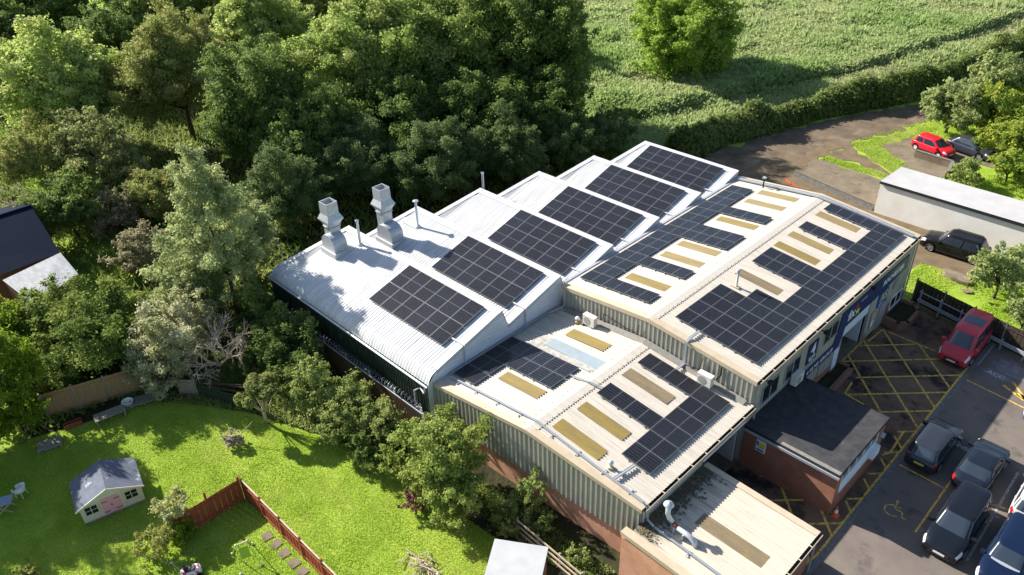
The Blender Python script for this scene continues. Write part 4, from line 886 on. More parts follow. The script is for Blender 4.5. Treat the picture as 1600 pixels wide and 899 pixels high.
# raised brick planters
def planter(label, pts, h, w, soil=True):
    t = thing('brick_planter', label, 'planter')
    m = MB()
    for a, c in zip(pts, pts[1:]):
        A = Vector(a); Cc = Vector(c); d = (Cc - A).normalized(); m.bar((A.x - d.x * w / 2 * .98, A.y - d.y * w / 2 * .98, h / 2), (Cc.x + d.x * w / 2 * .98, Cc.y + d.y * w / 2 * .98, h / 2), w, h)
    m.build('wall', 'brick_dark', t)
    m = MB(); m.add([(a[0], a[1], h * .72) for a in pts], [tuple(range(len(pts)))]); m.build('soil', 'soil', t)
planter('octagonal brick planter below the white framed window at the far end of the yard', [(6.85, 17.35), (7.75, 17.2), (8.2, 17.7), (8.15, 19.6), (7.65, 20.1), (6.85, 20.1)], .62, .22)
planter('low brick planter with a small shrub beside the office roof and roller door', [(6.8, 10.95), (7.55, 10.9), (7.65, 5.3), (6.8, 5.2)], .5, .22)
b = MB()
def low_wall(name, label, pts, h, w, m, cap=None, cat='wall', group=None):
    t = thing(name, label, cat, group=group); q = MB()
    for a, c in zip(pts, pts[1:]):
        q.bar((*a, h / 2), (*c, h / 2), w, h)
    q.build('wall', m, t)
    if cap:
        q = MB()
        for a, c in zip(pts, pts[1:]): q.bar((*a, h + .025), (*c, h + .025), w + .06, .05)
        q.build('coping', cap, t)
low_wall('retaining_wall', 'low stained concrete wall between the driveway and the cracked hardstanding', [(-8.95, 34.4), (-.75, 32.55)], .55, .2, 'kerbstone', 'concrete')
low_wall('retaining_wall', 'low brown block wall below the red hatchback', [(-2.6, 45.6), (.9, 45.2), (1.4, 42.6)], .7, .2, 'concrete', 'kerbstone')
# ------------------------------------------------------------------ fences and garden
def board_fence(label, a, c, h, m, npan, postm=None, ph=.12, tilt=0, extra=None, rail=True, cap=None, boards=None):
    t = thing('garden_fence', label, 'fence'); A = Vector(a); B = Vector(c); L_ = (B - A).length; u = (B - A) / L_; nrm = Vector((-u.y, u.x))
    for i in range(npan):
        p0 = A + u * (L_ * i / npan + .05); p1 = A + u * (L_ * (i + 1) / npan - .05); q = MB(); w = (p1 - p0).length; nb = int(w / (boards or .15))
        for k in range(nb):
            s0 = p0 + u * (w * k / nb); s1 = p0 + u * (w * (k + 1) / nb - .004); off = nrm * (.012 if k % 2 else -.002); hh = h + random.uniform(-.01, .01)
            q.bar((s0.x + off.x, s0.y + off.y, hh / 2), (s1.x + off.x, s1.y + off.y, hh / 2), .018, hh)
        if rail:
            for z in (.25, h - .25): q.bar((p0.x - nrm.x * .03, p0.y - nrm.y * .03, z), (p1.x - nrm.x * .03, p1.y - nrm.y * .03, z), .04, .08)
        pn = q.build('fence_panel', m, t)
        if cap:
            q = MB(); q.bar((p0.x, p0.y, h + .03), (p1.x, p1.y, h + .03), .07, .035); q.build('capping', cap, pn)
    for i in range(npan + 1):
        p0 = A + u * (L_ * i / npan); q = MB(); hh = h + ph + (extra.get(i, 0) if extra else 0); q.box(p0.x - .05, p0.x + .05, p0.y - .05, p0.y + .05, 0, hh); q.build('post', postm or m, t)
    return t
board_fence('red brown boarded garden fence with one tall post, beside the shrub near the playhouse', (-10.9, -24.2), (-10.92, -20.62), 1.5, 'wood_red', 2, extra={1: .35, 2: .1})
board_fence('red brown boarded fence with pale capping running along the stepping slabs', (-10.85, -20.5), (-1.6, -20.42), 1.45, 'wood_red', 5, cap='wood_pale')
board_fence('brown lap panel fence at the shaded left corner of the garden', (-25.5, -25.6), (-23.9, -20.6), 1.8, 'wood_brown', 3, 'wood_grey', boards=.16)
board_fence('short leaning brown fence panel half hidden by pale shrubs', (-23.2, -20.1), (-22.6, -18.9), 1.5, 'wood_brown', 1, 'wood_grey')
board_fence('mossy grey picket gate under the pale shrubs', (-21.6, -19.0), (-20.8, -18.3), 1.2, 'wood_grey', 1, boards=.11)
board_fence('low dark green boarded fence along the back of the lawn', (-20.5, -18.2), (-16.2, -16.3), .9, mat('green_stain', (.035, .055, .035), .9), 3)
board_fence('dark brown close boarded fence between car park and grass', (7.1, 21.35), (15.3, 19.5), 1.75, 'wood_dark', 4, 'kerbstone', boards=.14)
board_fence('dark brown close boarded fence end piece behind the orchard bush', (15.4, 19.48), (21, 18.2), 1.75, 'wood_dark', 3, 'kerbstone', boards=.14)
# galvanised crash rail in front of the back fence
t = thing('crash_barrier', 'grey galvanised crash rail along the back of the car park', 'crash barrier')
m = MB(); m.bar((7.6, 20.75, .62), (14.9, 19.1, .62), .06, .26); m.bar((7.6, 20.72, 1.3), (12.2, 19.68, 1.3), .05, .05); m.build('rail', 'galv', t)
for k in range(6):
    f = k / 5; m = MB(); x, yy = 7.7 + 7.1 * f, 20.8 - 1.6 * f; m.box(x - .05, x + .05, yy, yy + .1, 0, .8 if k > 3 else 1.4); m.build('post', 'galv', t)
# security fence in front of the sawtooth building
t = thing('security_fence', 'rust streaked brown sheet fence with wire on top below the sawtooth building', 'fence')
m = MB(); rust = mat('rusty_sheet', (.13, .085, .055), .8, c2=(.09, .065, .045), ns=1.2, stretch=(2, 2, .4), spots=((.42, .13, .03), 1.6, .62, .7, (2.5, 2.5, .35)))
ps = prof_pts(0, 14.8, .16, .02)
v = []
for a, h in ps: v += [(-22.2 + a, -11.05 - h, .05), (-22.2 + a, -11.05 - h, 1.9)]
m.add(v, [(2 * i, 2 * i + 2, 2 * i + 3, 2 * i + 1) for i in range(len(ps) - 1)]); m.build('sheet', rust, t)
m = MB(); m.bar((-22.2, -11.05, 1.95), (-7.4, -11.05, 1.95), .06, .06); m.build('top_rail', 'galv', t)
for k in range(7):
    x = -22.1 + k * 2.43; m = MB(); m.box(x - .05, x + .05, -11.0, -10.9, 0, 2.25); m.bar((x, -10.95, 2.2), (x, -11.2, 2.5), .05, .05); m.build('post', 'galv', t)
m = MB(); P = []
for k in range(700):
    a = k * .42; P.append((-22.0 + 14.4 * k / 700, -10.85 + .17 * math.cos(a), 2.12 + .17 * math.sin(a)))
m.tube(P, .012, 4, cap=False); m.build('barbed_wire', 'galv', t)
t = thing('wire_gate', 'grey mesh gate beside the corner of the ribbed workshop wall', 'gate', (-7.2, -11.1, 0))
m = MB(); m.box(-.05, .05, -.05, .05, 0, 2.1); m.box(.75, .85, -.5, -.4, 0, 1.7); m.build('post', 'galv', t)
m = MB()
for z in (.5, 1.0, 1.6): m.bar((0, 0, z), (.8, -.45, z), .03, .03)
m.build('rail', 'galv', t)
for k, (x, yy, a) in enumerate(((-15.6, -11.75, .3), (-13.3, -11.5, .5), (-13.0, -11.75, .4), (-10.4, -11.55, .35), (-10.1, -11.8, .5), (-9.9, -12.05, .6))):
    t = thing('tyre', ['dumped black tyre, farthest of the row along the rusty fence', 'dumped black tyre leaning in the middle pair by the rusty fence', 'dumped black tyre in front of the middle pair by the rusty fence', 'dumped black tyre against the rusty fence nearest the wire gate', 'dumped black tyre in the middle of the stack near the wire gate', 'dumped black tyre at the front of the stack near the wire gate'][k], 'tyre', (x, yy, .36), a, 'tyres along the rusty fence')
    m = MB(); n = 20; q = 8
    vs = [((.27 + .09 * math.cos(2 * math.pi * j / q)) * math.cos(2 * math.pi * i / n), .11 * math.sin(2 * math.pi * j / q), (.27 + .09 * math.cos(2 * math.pi * j / q)) * math.sin(2 * math.pi * i / n)) for i in range(n) for j in range(q)]
    m.add(vs, [(i * q + j, i * q + (j + 1) % q, ((i + 1) % n) * q + (j + 1) % q, ((i + 1) % n) * q + j) for i in range(n) for j in range(q)])
    m.build('tread', 'rubber', t, smooth=True).rotation_euler = (R(-18), 0, 0)
def rail_fence(label, a, c, n, h=1.15, nr=3):
    t = thing('rail_fence', label, 'fence'); A = Vector(a); B = Vector(c)
    m = MB()
    for k in range(nr): z = h - .08 - k * .38; m.bar((A.x, A.y, z), (B.x, B.y, z), .045, .11)
    m.build('rail', 'wood_pale', t)
    for k in range(n + 1):
        q = A.lerp(B, k / n); m = MB(); m.box(q.x - .05, q.x + .05, q.y + .03, q.y + .13, 0, h); m.build('post', 'wood_grey', t)
rail_fence('pale timber rail fence beside the dumped tyres', (-8.6, -12.35), (-4.8, -12.25), 2)
rail_fence('pale timber rail fence between the grey roofed shed and the brick wall', (1.2, -12.15), (5.6, -12.35), 3, 1.05)
# ---------------- playhouse
t = thing('playhouse', 'cream wooden playhouse with blue grey roof and pink door on the lawn', 'playhouse', (-15.4, -27.2, 0), math.atan2(2.92, .65))
Wd, Dp, Hh, Rh = 2.98, 2.15, 1.22, 1.86      # local x along the front, y to the back
t2 = t
m = MB(); m.box(0, Wd, 0, .05, .1, Hh); m.box(0, .05, .05, Dp, .1, Hh); m.box(Wd - .05, Wd, .05, Dp, .1, Hh); m.box(.05, Wd - .05, Dp - .05, Dp, .1, Hh)
m.prism([(0.02, Hh), (Wd - .02, Hh), (Wd / 2, Rh - .05)], 'y', .002, .048); m.prism([(0.02, Hh), (Wd - .02, Hh), (Wd / 2, Rh - .05)], 'y', Dp - .048, Dp - .002)
for k in range(11): m.box(.0, Wd, -.012, -.001, .12 + k * .1, .205 + k * .1)
m.build('wall', 'cream_paint', t)
m = MB(); m.box(-.02, Wd + .02, -.03, Dp, 0, .1); m.build('base', 'wood_grey', t)
m = MB()
for s in (0, 1):
    xe = -.16 if s == 0 else Wd + .16; ze = Hh - .06
    v = [(Wd / 2, -.16, Rh + .03), (xe, -.16, ze), (xe, Dp + .16, ze), (Wd / 2, Dp + .16, Rh + .03), (Wd / 2, -.16, Rh - .02), (xe, -.16, ze - .05), (xe, Dp + .16, ze - .05), (Wd / 2, Dp + .16, Rh - .02)]
    m.add(v, [(0, 1, 2, 3), (7, 6, 5, 4), (0, 4, 5, 1), (2, 6, 7, 3), (1, 5, 6, 2)])
m.build('roof', mat('playhouse_felt', (.13, .145, .185), .8, c2=(.10, .115, .15), ns=3, spots=((.42, .43, .45), 1.1, .60, .68, (1, 1, 1)), bump=(50, .2, .004)), t)
m = MB(); m.bar((-.18, -.17, Hh - .1), (Wd / 2, -.17, Rh - .0), .03, .1); m.bar((Wd + .18, -.17, Hh - .1), (Wd / 2, -.17, Rh - .0), .03, .1); m.build('barge_board', 'cream_paint', t)
m = MB(); m.box(1.02, 1.9, -.035, -.013, .14, 1.2); d_ = m.build('door', 'pink', t)
m = MB()
for z in (.3, 1.0): m.box(1.02, 1.3, -.045, -.036, z - .02, z + .02); m.box(1.62, 1.9, -.045, -.036, z - .02, z + .02)
m.build('hinge', 'rubber', d_); m = MB(); m.box(1.43, 1.49, -.05, -.036, .62, .72); m.build('handle', 'rubber', d_)
for x0 in (.2, 2.15):
    m = MB(); m.box(x0, x0 + .62, -.03, -.013, .55, 1.1); w_ = m.build('window', 'glass', t)
    m = MB(); m.box(x0 - .02, x0 + .64, -.045, -.031, .52, .56); m.box(x0 - .02, x0 + .64, -.045, -.031, 1.08, 1.12); m.box(x0 - .02, x0 + .02, -.045, -.031, .56, 1.08); m.box(x0 + .60, x0 + .64, -.045, -.031, .56, 1.08); m.box(x0 + .295, x0 + .325, -.044, -.031, .56, 1.08); m.box(x0 + .02, x0 + .6, -.043, -.0315, .81, .835)
    m.build('frame', 'cream_paint', w_)
# ---------------- garden shed at the bottom edge
t = thing('garden_shed', 'garden shed with flat pale grey felt roof at the bottom of the lawn', 'shed', (2.0, -14.35, 0), math.atan2(1.37, 2.12))
m = MB(); m.box(0.08, 2.45, -3.5, -.08, 0, 2.15); m.build('wall', 'brick_red', t)
m = MB(); m.add([(0, 0, 2.2), (2.53, 0, 2.2), (2.53, -3.6, 2.2), (0, -3.6, 2.2), (0, 0, 2.12), (2.53, 0, 2.12), (2.53, -3.6, 2.12), (0, -3.6, 2.12)], [(3, 2, 1, 0), (0, 1, 5, 4), (1, 2, 6, 5), (2, 3, 7, 6), (3, 0, 4, 7)]); m.build('roof', 'grey_felt', t)
# ---------------- small garden things
def slat_table(name, label, cat, x, yy, rz, w, d, h, m_, n, legs=True):
    t = thing(name, label, cat, (x, yy, 0), rz); m = MB()
    for k in range(n): m.box(-w / 2, w / 2, -d / 2 + d * k / n, -d / 2 + d * (k + .72) / n, h - .03, h)
    m.build('slat_top', m_, t)
    m = MB(); 
    for sx in (-1, 0, 1): m.box(sx * (w / 2 - .08) - .04, sx * (w / 2 - .08) + .04, -d / 2, d / 2, h - .13, h - .031)
    m.build('bearer', m_, t)
    if legs:
        for sx in (-1, 1):
            for sy in (-1, 1): m = MB(); m.box(sx * (w / 2 - .1) - .04, sx * (w / 2 - .1) + .04, sy * (d / 2 - .06) - .04, sy * (d / 2 - .06) + .04, 0, h - .131); m.build('leg', m_, t)
    return t
slat_table('slatted_bench', 'weathered grey slatted bench at the back edge of the lawn', 'bench', -22.7, -22.95, R(80), 1.75, .8, .42, 'wood_grey', 7)
slat_table('pallet', 'weathered brown pallet lying beside the slatted bench', 'pallet', -22.7, -20.9, R(70), 1.6, .95, .22, 'wood_grey', 6, False)
slat_table('pallet', 'mossy pallet lying in the shade below the bright green tree', 'pallet', -23.0, -26.4, R(75), 1.3, 1.0, .15, 'wood_grey', 6, False)
t = thing('garden_planter', 'small reddish brown trough under the brown fence', 'trough', (-23.7, -24.8, 0), R(78)); m = MB(); m.box(-.5, .5, -.15, .15, 0, .04); m.box(-.5, .5, -.15, -.11, .04, .3); m.box(-.5, .5, .11, .15, .04, .3); m.box(-.5, -.46, -.11, .11, .04, .3); m.box(.46, .5, -.11, .11, .04, .3); m.build('box', 'wood_red', t); m = MB(); m.box(-.46, .46, -.11, .11, .04, .24); m.build('soil', 'soil', t)
t = thing('plastic_tub', 'white and dark plastic tub standing by the pallets', 'tub', (-22.95, -21.75, 0)); m = MB(); m.lathe([(.001, .02), (.27, .02), (.33, .42), (.36, .43), (.34, .45), (.30, .43), (.25, .06), (.001, .06)], n=20); m.build('bowl', 'white', t, smooth=True); m = MB(); m.lathe([(.26, 0), (.30, .18), (.28, .19)], n=20); m.build('base', 'navy', t)
t = thing('garden_chair', 'white plastic tub chair on the lawn near the left edge', 'chair', (-20.0, -28.85, 0), R(-50))
m = MB(); m.lathe([(.001, .40), (.27, .40), (.29, .42), (.001, .43)], n=18); m.build('seat', 'offwhite', t)
m = MB(); v = []; n = 16
for i in range(n + 1):
    a = R(20 + 320 * i / n + 0) - math.pi / 2 + R(0); hh = .78 - .18 * abs(math.cos((i / n) * math.pi)) ** 2
    a = R(-70 + 320 * i / n); v += [(.29 * math.cos(a + R(0)), .29 * math.sin(a), .42), (.36 * math.cos(a), .36 * math.sin(a), hh), (.33 * math.cos(a), .33 * math.sin(a), hh), (.26 * math.cos(a), .26 * math.sin(a), .43)]
m.add(v, [(4 * i + j, 4 * i + j + 1, 4 * i + 5 + j, 4 * i + 4 + j) for i in range(n) for j in range(3)]); m.build('backrest', 'offwhite', t, smooth=True)
for a in (45, 135, 225, 315):
    m = MB(); m.tube([(.22 * math.cos(R(a)), .22 * math.sin(R(a)), .4), (.29 * math.cos(R(a)), .29 * math.sin(R(a)), 0)], .022, 6); m.build('leg', 'offwhite', t)
t = thing('folding_table', 'small blue grey folding table at the left edge of the lawn', 'table', (-19.5, -29.75, 0), R(65))
m = MB(); m.box(-.45, .45, -.35, .35, .68, .71); m.build('table_top', mat('blue_grey_top', (.22, .27, .36), .6), t)
for sy in (-.28, .28):
    for s in (-1, 1): m = MB(); m.bar((-.38 * s, sy + s * .02, 0), (.38 * s, sy + s * .02, .68), .035, .035); m.build('leg', 'wood_pale', t)
for k, (x, yy) in enumerate(((-7.82, -21.03), (-7.05, -20.98), (-6.26, -20.98), (-5.4, -20.96), (-4.68, -20.95))):
    t = thing('stepping_slab', 'grey stepping slab in the grass, ' + ['nearest the fence corner', 'second from the fence corner', 'middle of the row of five', 'second from the picture bottom', 'nearest the picture bottom'][k], 'slab', (x, yy, 0), R(random.uniform(-12, 12)), 'stepping slabs along the red fence')
    m = MB(); m.box(-.25, .25, -.25, .25, 0, .045); m.build('slab', 'concrete', t)
t = thing('garden_swing', 'small lime green garden swing frame on the grass by the red fence', 'swing')
J = dict(a=(-7.4, -22.72, 1.2), b=(-7.25, -22.2, 1.2)); feet = [(-8.1, -22.8, .03), (-7.9, -21.8, .03), (-6.7, -23.1, .03), (-6.45, -22.15, .03)]
m = MB(); m.bar(J['a'], J['b'], .05, .05); m.build('top_bar', 'wood_pale', t)
lime = mat('lime_pole', (.42, .60, .12), .5)
for i, ft in enumerate(feet): m = MB(); m.tube([J['a' if i in (0, 2) else 'b'], ft], .022, 6); m.build('leg', lime, t)
for c_ in list(J.values()) + feet: m = MB(); m.lathe([(.001, -.07), (.06, -.03), (.07, .0), (.06, .03), (.001, .07)], (c_[0], c_[1], max(c_[2], .07)), 10); m.build('joint', 'cream_paint', t, smooth=True)
m = MB(); m.add([(-7.55, -22.62, .75), (-7.38, -22.2, .75), (-6.98, -22.3, .42), (-7.12, -22.75, .42), (-7.55, -22.62, .72), (-7.38, -22.2, .72), (-6.98, -22.3, .39), (-7.12, -22.75, .39)], [(0, 1, 2, 3), (7, 6, 5, 4), (0, 4, 5, 1), (1, 5, 6, 2), (2, 6, 7, 3), (3, 7, 4, 0)]); m.build('seat', mat('lime_fabric', (.36, .55, .02), .6), t)
t = thing('ride_on_toy', 'pink and white ride-on toy car with black seat at the picture bottom', 'toy car', (-8.45, -24.75, 0), R(70))
m = MB(); n = 14
for z0, z1, s0, s1 in ((.12, .36, 1, .95), (.36, .44, .95, .75)):
    v = [((.5 * s) * math.copysign(abs(math.cos(2 * math.pi * i / n)) ** .6, math.cos(2 * math.pi * i / n)), (.3 * s) * math.copysign(abs(math.sin(2 * math.pi * i / n)) ** .6, math.sin(2 * math.pi * i / n)), z) for z, s in ((z0, s0), (z1, s1)) for i in range(n)]
    m.add(v, [(i, (i + 1) % n, n + (i + 1) % n, n + i) for i in range(n)] + [tuple(range(n, 2 * n))])
m.build('body', mat('pink_white_plastic', (.70, .62, .64), .4, c2=(.55, .06, .18), ns=6, contrast=(.52, .55)), t)
m = MB(); m.box(-.2, .22, -.18, .18, .43, .5); m.box(-.26, -.2, -.18, .18, .43, .72); m.build('seat', 'black', t)
for sx in (-.32, .32):
    for sy in (-.28, .28): m = MB(); m.tube([(sx, sy - .04, .13), (sx, sy + .04, .13)], .13, 12); m.build('wheel', 'rubber', t)
m = MB(); m.tube([(-.45, .1, .4), (-.7, .25, 1.0)], .015, 6); m.bar((-.76, .2, 1.0), (-.64, .3, 1.0), .04, .04); m.build('push_handle', 'galv', t)
# brush heap
t = thing('brush_heap', 'heap of cut branches and clippings on the lawn above the picture bottom', 'brush heap', (-.7, -16.9, 0))
m = MB(); rg_ = np.random.default_rng(11)
for k in range(60):
    a = rg_.uniform(0, 6.28); rr = rg_.uniform(0, 1.0); x, yy = rr * math.cos(a) * 1.2, rr * math.sin(a) * .8; L2 = rg_.uniform(.2, .6); b_ = rg_.uniform(0, 6.28); z = .1 + .3 * (1 - rr)
    m.tube([(x - L2 * math.cos(b_), yy - L2 * math.sin(b_), max(.02, z - .1)), (x + L2 * math.cos(b_), yy + L2 * math.sin(b_), z + rg_.uniform(0, .12))], rg_.uniform(.008, .028), 5)
m.build('sticks', 'wood_pale', t)
t = thing('football', 'small white ball beside the brush heap', 'ball', (.25, -16.55, .1)); m = MB(); m.lathe([(.001, -.1), (.06, -.08), (.095, -.03), (.095, .03), (.06, .08), (.001, .1)], n=14); m.build('ball', 'white', t, smooth=True)
t = thing('pole', 'thin leaning pole beside the silvery bush on the lawn', 'pole', (-15.2, -19.0, 0)); m = MB(); m.tube([(0, 0, 0), (.55, 1.3, 1.25)], .02, 6); m.build('pole', 'wood_grey', t)
for k, (a_, c_) in enumerate((((-21.3, -17.5, .25), (-17.6, -15.3, .3)), ((-20.8, -17.6, .2), (-17.9, -15.9, .22)), ((-20.2, -16.9, .35), (-18.0, -15.2, .4)))):
    t = thing('fallen_pole', ['long brown fallen pole under the bare branches, farthest back', 'brown fallen pole nearest the green garden fence', 'short brown fallen pole resting over the others'][k], 'pole', group='fallen poles behind the green fence'); m = MB(); m.tube([a_, c_], .06, 7); m.build('pole', mat('brown_pole', (.20, .12, .08), .9) if k == 0 else bpy.data.materials['brown_pole'], t)
t = thing('safety_barrier', 'low orange plastic barrier strip on the ground behind the hall', 'barrier', (-8.3, 32.6, 0)); m = MB()
for z in (.05, .14): m.bar((-.8, .4, z), (.8, -.4, z), .025, .03)
m.build('rail', 'orange', t)
for s_ in (-1, 0, 1): m = MB(); m.box(s_ * .85 - .04, s_ * .85 + .04, -s_ * .43 - .04, -s_ * .43 + .04, 0, .17); m.build('post', 'orange', t)
# stones on the grass by the fence
def stone(label, x, yy, sx, sy, sz, rz, seed):
    rr = np.random.default_rng(seed); t = thing('stone_slab', label, 'stone', (x, yy, 0), rz); m = MB(); n = 11
    base = [(sx * rr.uniform(.75, 1.1) * math.cos(2 * math.pi * i / n), sy * rr.uniform(.75, 1.1) * math.sin(2 * math.pi * i / n)) for i in range(n)]
    v = [(a, c, 0) for a, c in base] + [(a * .98, c * .98, sz * rr.uniform(.7, 1.1)) for a, c in base]
    m.add(v + [(0, 0, sz)], [(i, (i + 1) % n, n + (i + 1) % n, n + i) for i in range(n)] + [(n + i, n + (i + 1) % n, 2 * n) for i in range(n)]); m.build('slab', 'concrete', t)
stone('broken brown stone slab lying on the grass beyond the car park fence', 8.3, 26.2, 1.25, .55, .35, R(-15), 1); stone('small flat stone on the grass near the orchard bush', 9.5, 25.0, .4, .3, .12, .3, 2)
t = thing('log_stack', 'small stack of split logs behind the right end of the white garages', 'log stack', (9.3, 38.0, 0), R(-10)); m = MB()
for k in range(12): m.tube([(-.8, -.5 + (k % 4) * .3, .15 + (k // 4) * .26), (.8, -.5 + (k % 4) * .3, .15 + (k // 4) * .26)], .13, 8)
m.build('logs', 'wood_grey', t)
t = thing('traffic_cone', 'orange and white traffic cone at the corner of the brick office', 'cone', (12.12, -.28, 0)); m = MB(); m.box(-.17, .17, -.17, .17, 0, .035); m.build('base', 'orange', t)
m = MB(); m.lathe([(.135, .035), (.10, .25)], n=16); m.lathe([(.065, .46), (.03, .68), (.001, .69)], n=16); m.build('cone', 'orange', t, smooth=True); m = MB(); m.lathe([(.10, .25), (.065, .46)], n=16); m.build('reflective_band', 'white', t, smooth=True)
# ---------------- house at the left edge
t = thing('neighbour_house', 'dark slate roofed house with white lean-to at the left edge', 'house')
m = MB(); ang = math.atan2(-.4, 5.5)
A = [(-51.0, -31.0, 3.2), (-45.5, -31.0, 5.0), (-45.3, -18.6, 5.0), (-39.8, -18.95, 3.1), (-39.4, -31, 3.1), (-51.0, -18.3, 3.2)]
m.add([A[1], A[2], A[3], A[4]], [(0, 1, 2, 3)]); m.add([A[0], A[5], A[2], A[1]], [(0, 1, 2, 3)]); m.build('roof', 'slate', t)
m = MB(); m.bar((-45.5, -31, 5.03), (-45.3, -18.55, 5.03), .2, .08); m.build('ridge_tile', 'slate', t)
m = MB(); m.add([(-50.6, -18.6, 0), (-40.2, -19.1, 0), (-40.2, -19.1, 3.0), (-45.3, -18.85, 4.9), (-50.6, -18.6, 3.1)], [(0, 1, 2, 3, 4)]); m.add([(-40.2, -19.1, 0), (-40.0, -31, 0), (-40.0, -31, 3.0), (-40.2, -19.1, 3.0)], [(0, 1, 2, 3)]); m.build('wall', 'brick_red', t)
m = MB(); m.add([(-39.75, -18.95, 3.1), (-36.7, -18.95, 2.5), (-35.1, -22.6, 2.45), (-38.9, -23.2, 3.05)], [(0, 1, 2, 3)]); m.build('lean_to_roof', mat('pale_lean_to', (.42, .44, .46), .7, c2=(.30, .31, .33), ns=1.2, stretch=(1, 3, 1), spots=((.38, .33, .26), .9, .58, .72, (1, 1, 1))), t)
m = MB(); m.add([(-36.8, -19.1, 0), (-35.25, -22.5, 0), (-35.25, -22.5, 2.42), (-36.8, -19.1, 2.46)], [(0, 1, 2, 3)]); m.add([(-35.25, -22.5, 0), (-38.9, -23.1, 0), (-38.9, -23.1, 3.0), (-35.25, -22.5, 2.42)], [(0, 1, 2, 3)]); m.build('lean_to_wall', 'brick_dark', t)
sheet('patio', [(-66, -22), (-58, -22), (-57, -15.8), (-66, -15)], .003, 'concrete')
# ------------------------------------------------------------------ cars
M['tyre'] = mat('tyre_rubber', (.014, .014, .015), .75)
M['rim'] = mat('alloy_rim', (.45, .46, .48), .35, .7)
M['steel_white'] = mat('pale_wheel_trim', (.62, .62, .60), .45)
M['trimblack'] = mat('black_plastic_trim', (.018, .018, .02), .5)
M['carglass'] = mat('car_glass', (.024, .034, .048), .04, spec=1.0)
M['lamp'] = mat('clear_lamp', (.60, .62, .65), .12, spec=.8)
M['tail'] = mat('red_tail_lamp', (.38, .01, .008), .2)
M['plate_w'] = mat('white_plate', (.7, .7, .66), .5); M['plate_y'] = mat('yellow_plate', (.62, .47, .05), .5)
def paint(name, c, rough=.28, metal=.0): return mat(name, c, rough, metal, coat=.3, spec=.3)
def lerp(a, b, t): return a + (b - a) * t
def pw(pts, x):
    if x <= pts[0][0]: return pts[0][1]
    for (a, za), (b, zb_) in zip(pts, pts[1:]):
        if a <= x <= b:
            t = (x - a) / (b - a); t = t * t * (3 - 2 * t) * .55 + t * .45; return za + (zb_ - za) * t
    return pts[-1][1]
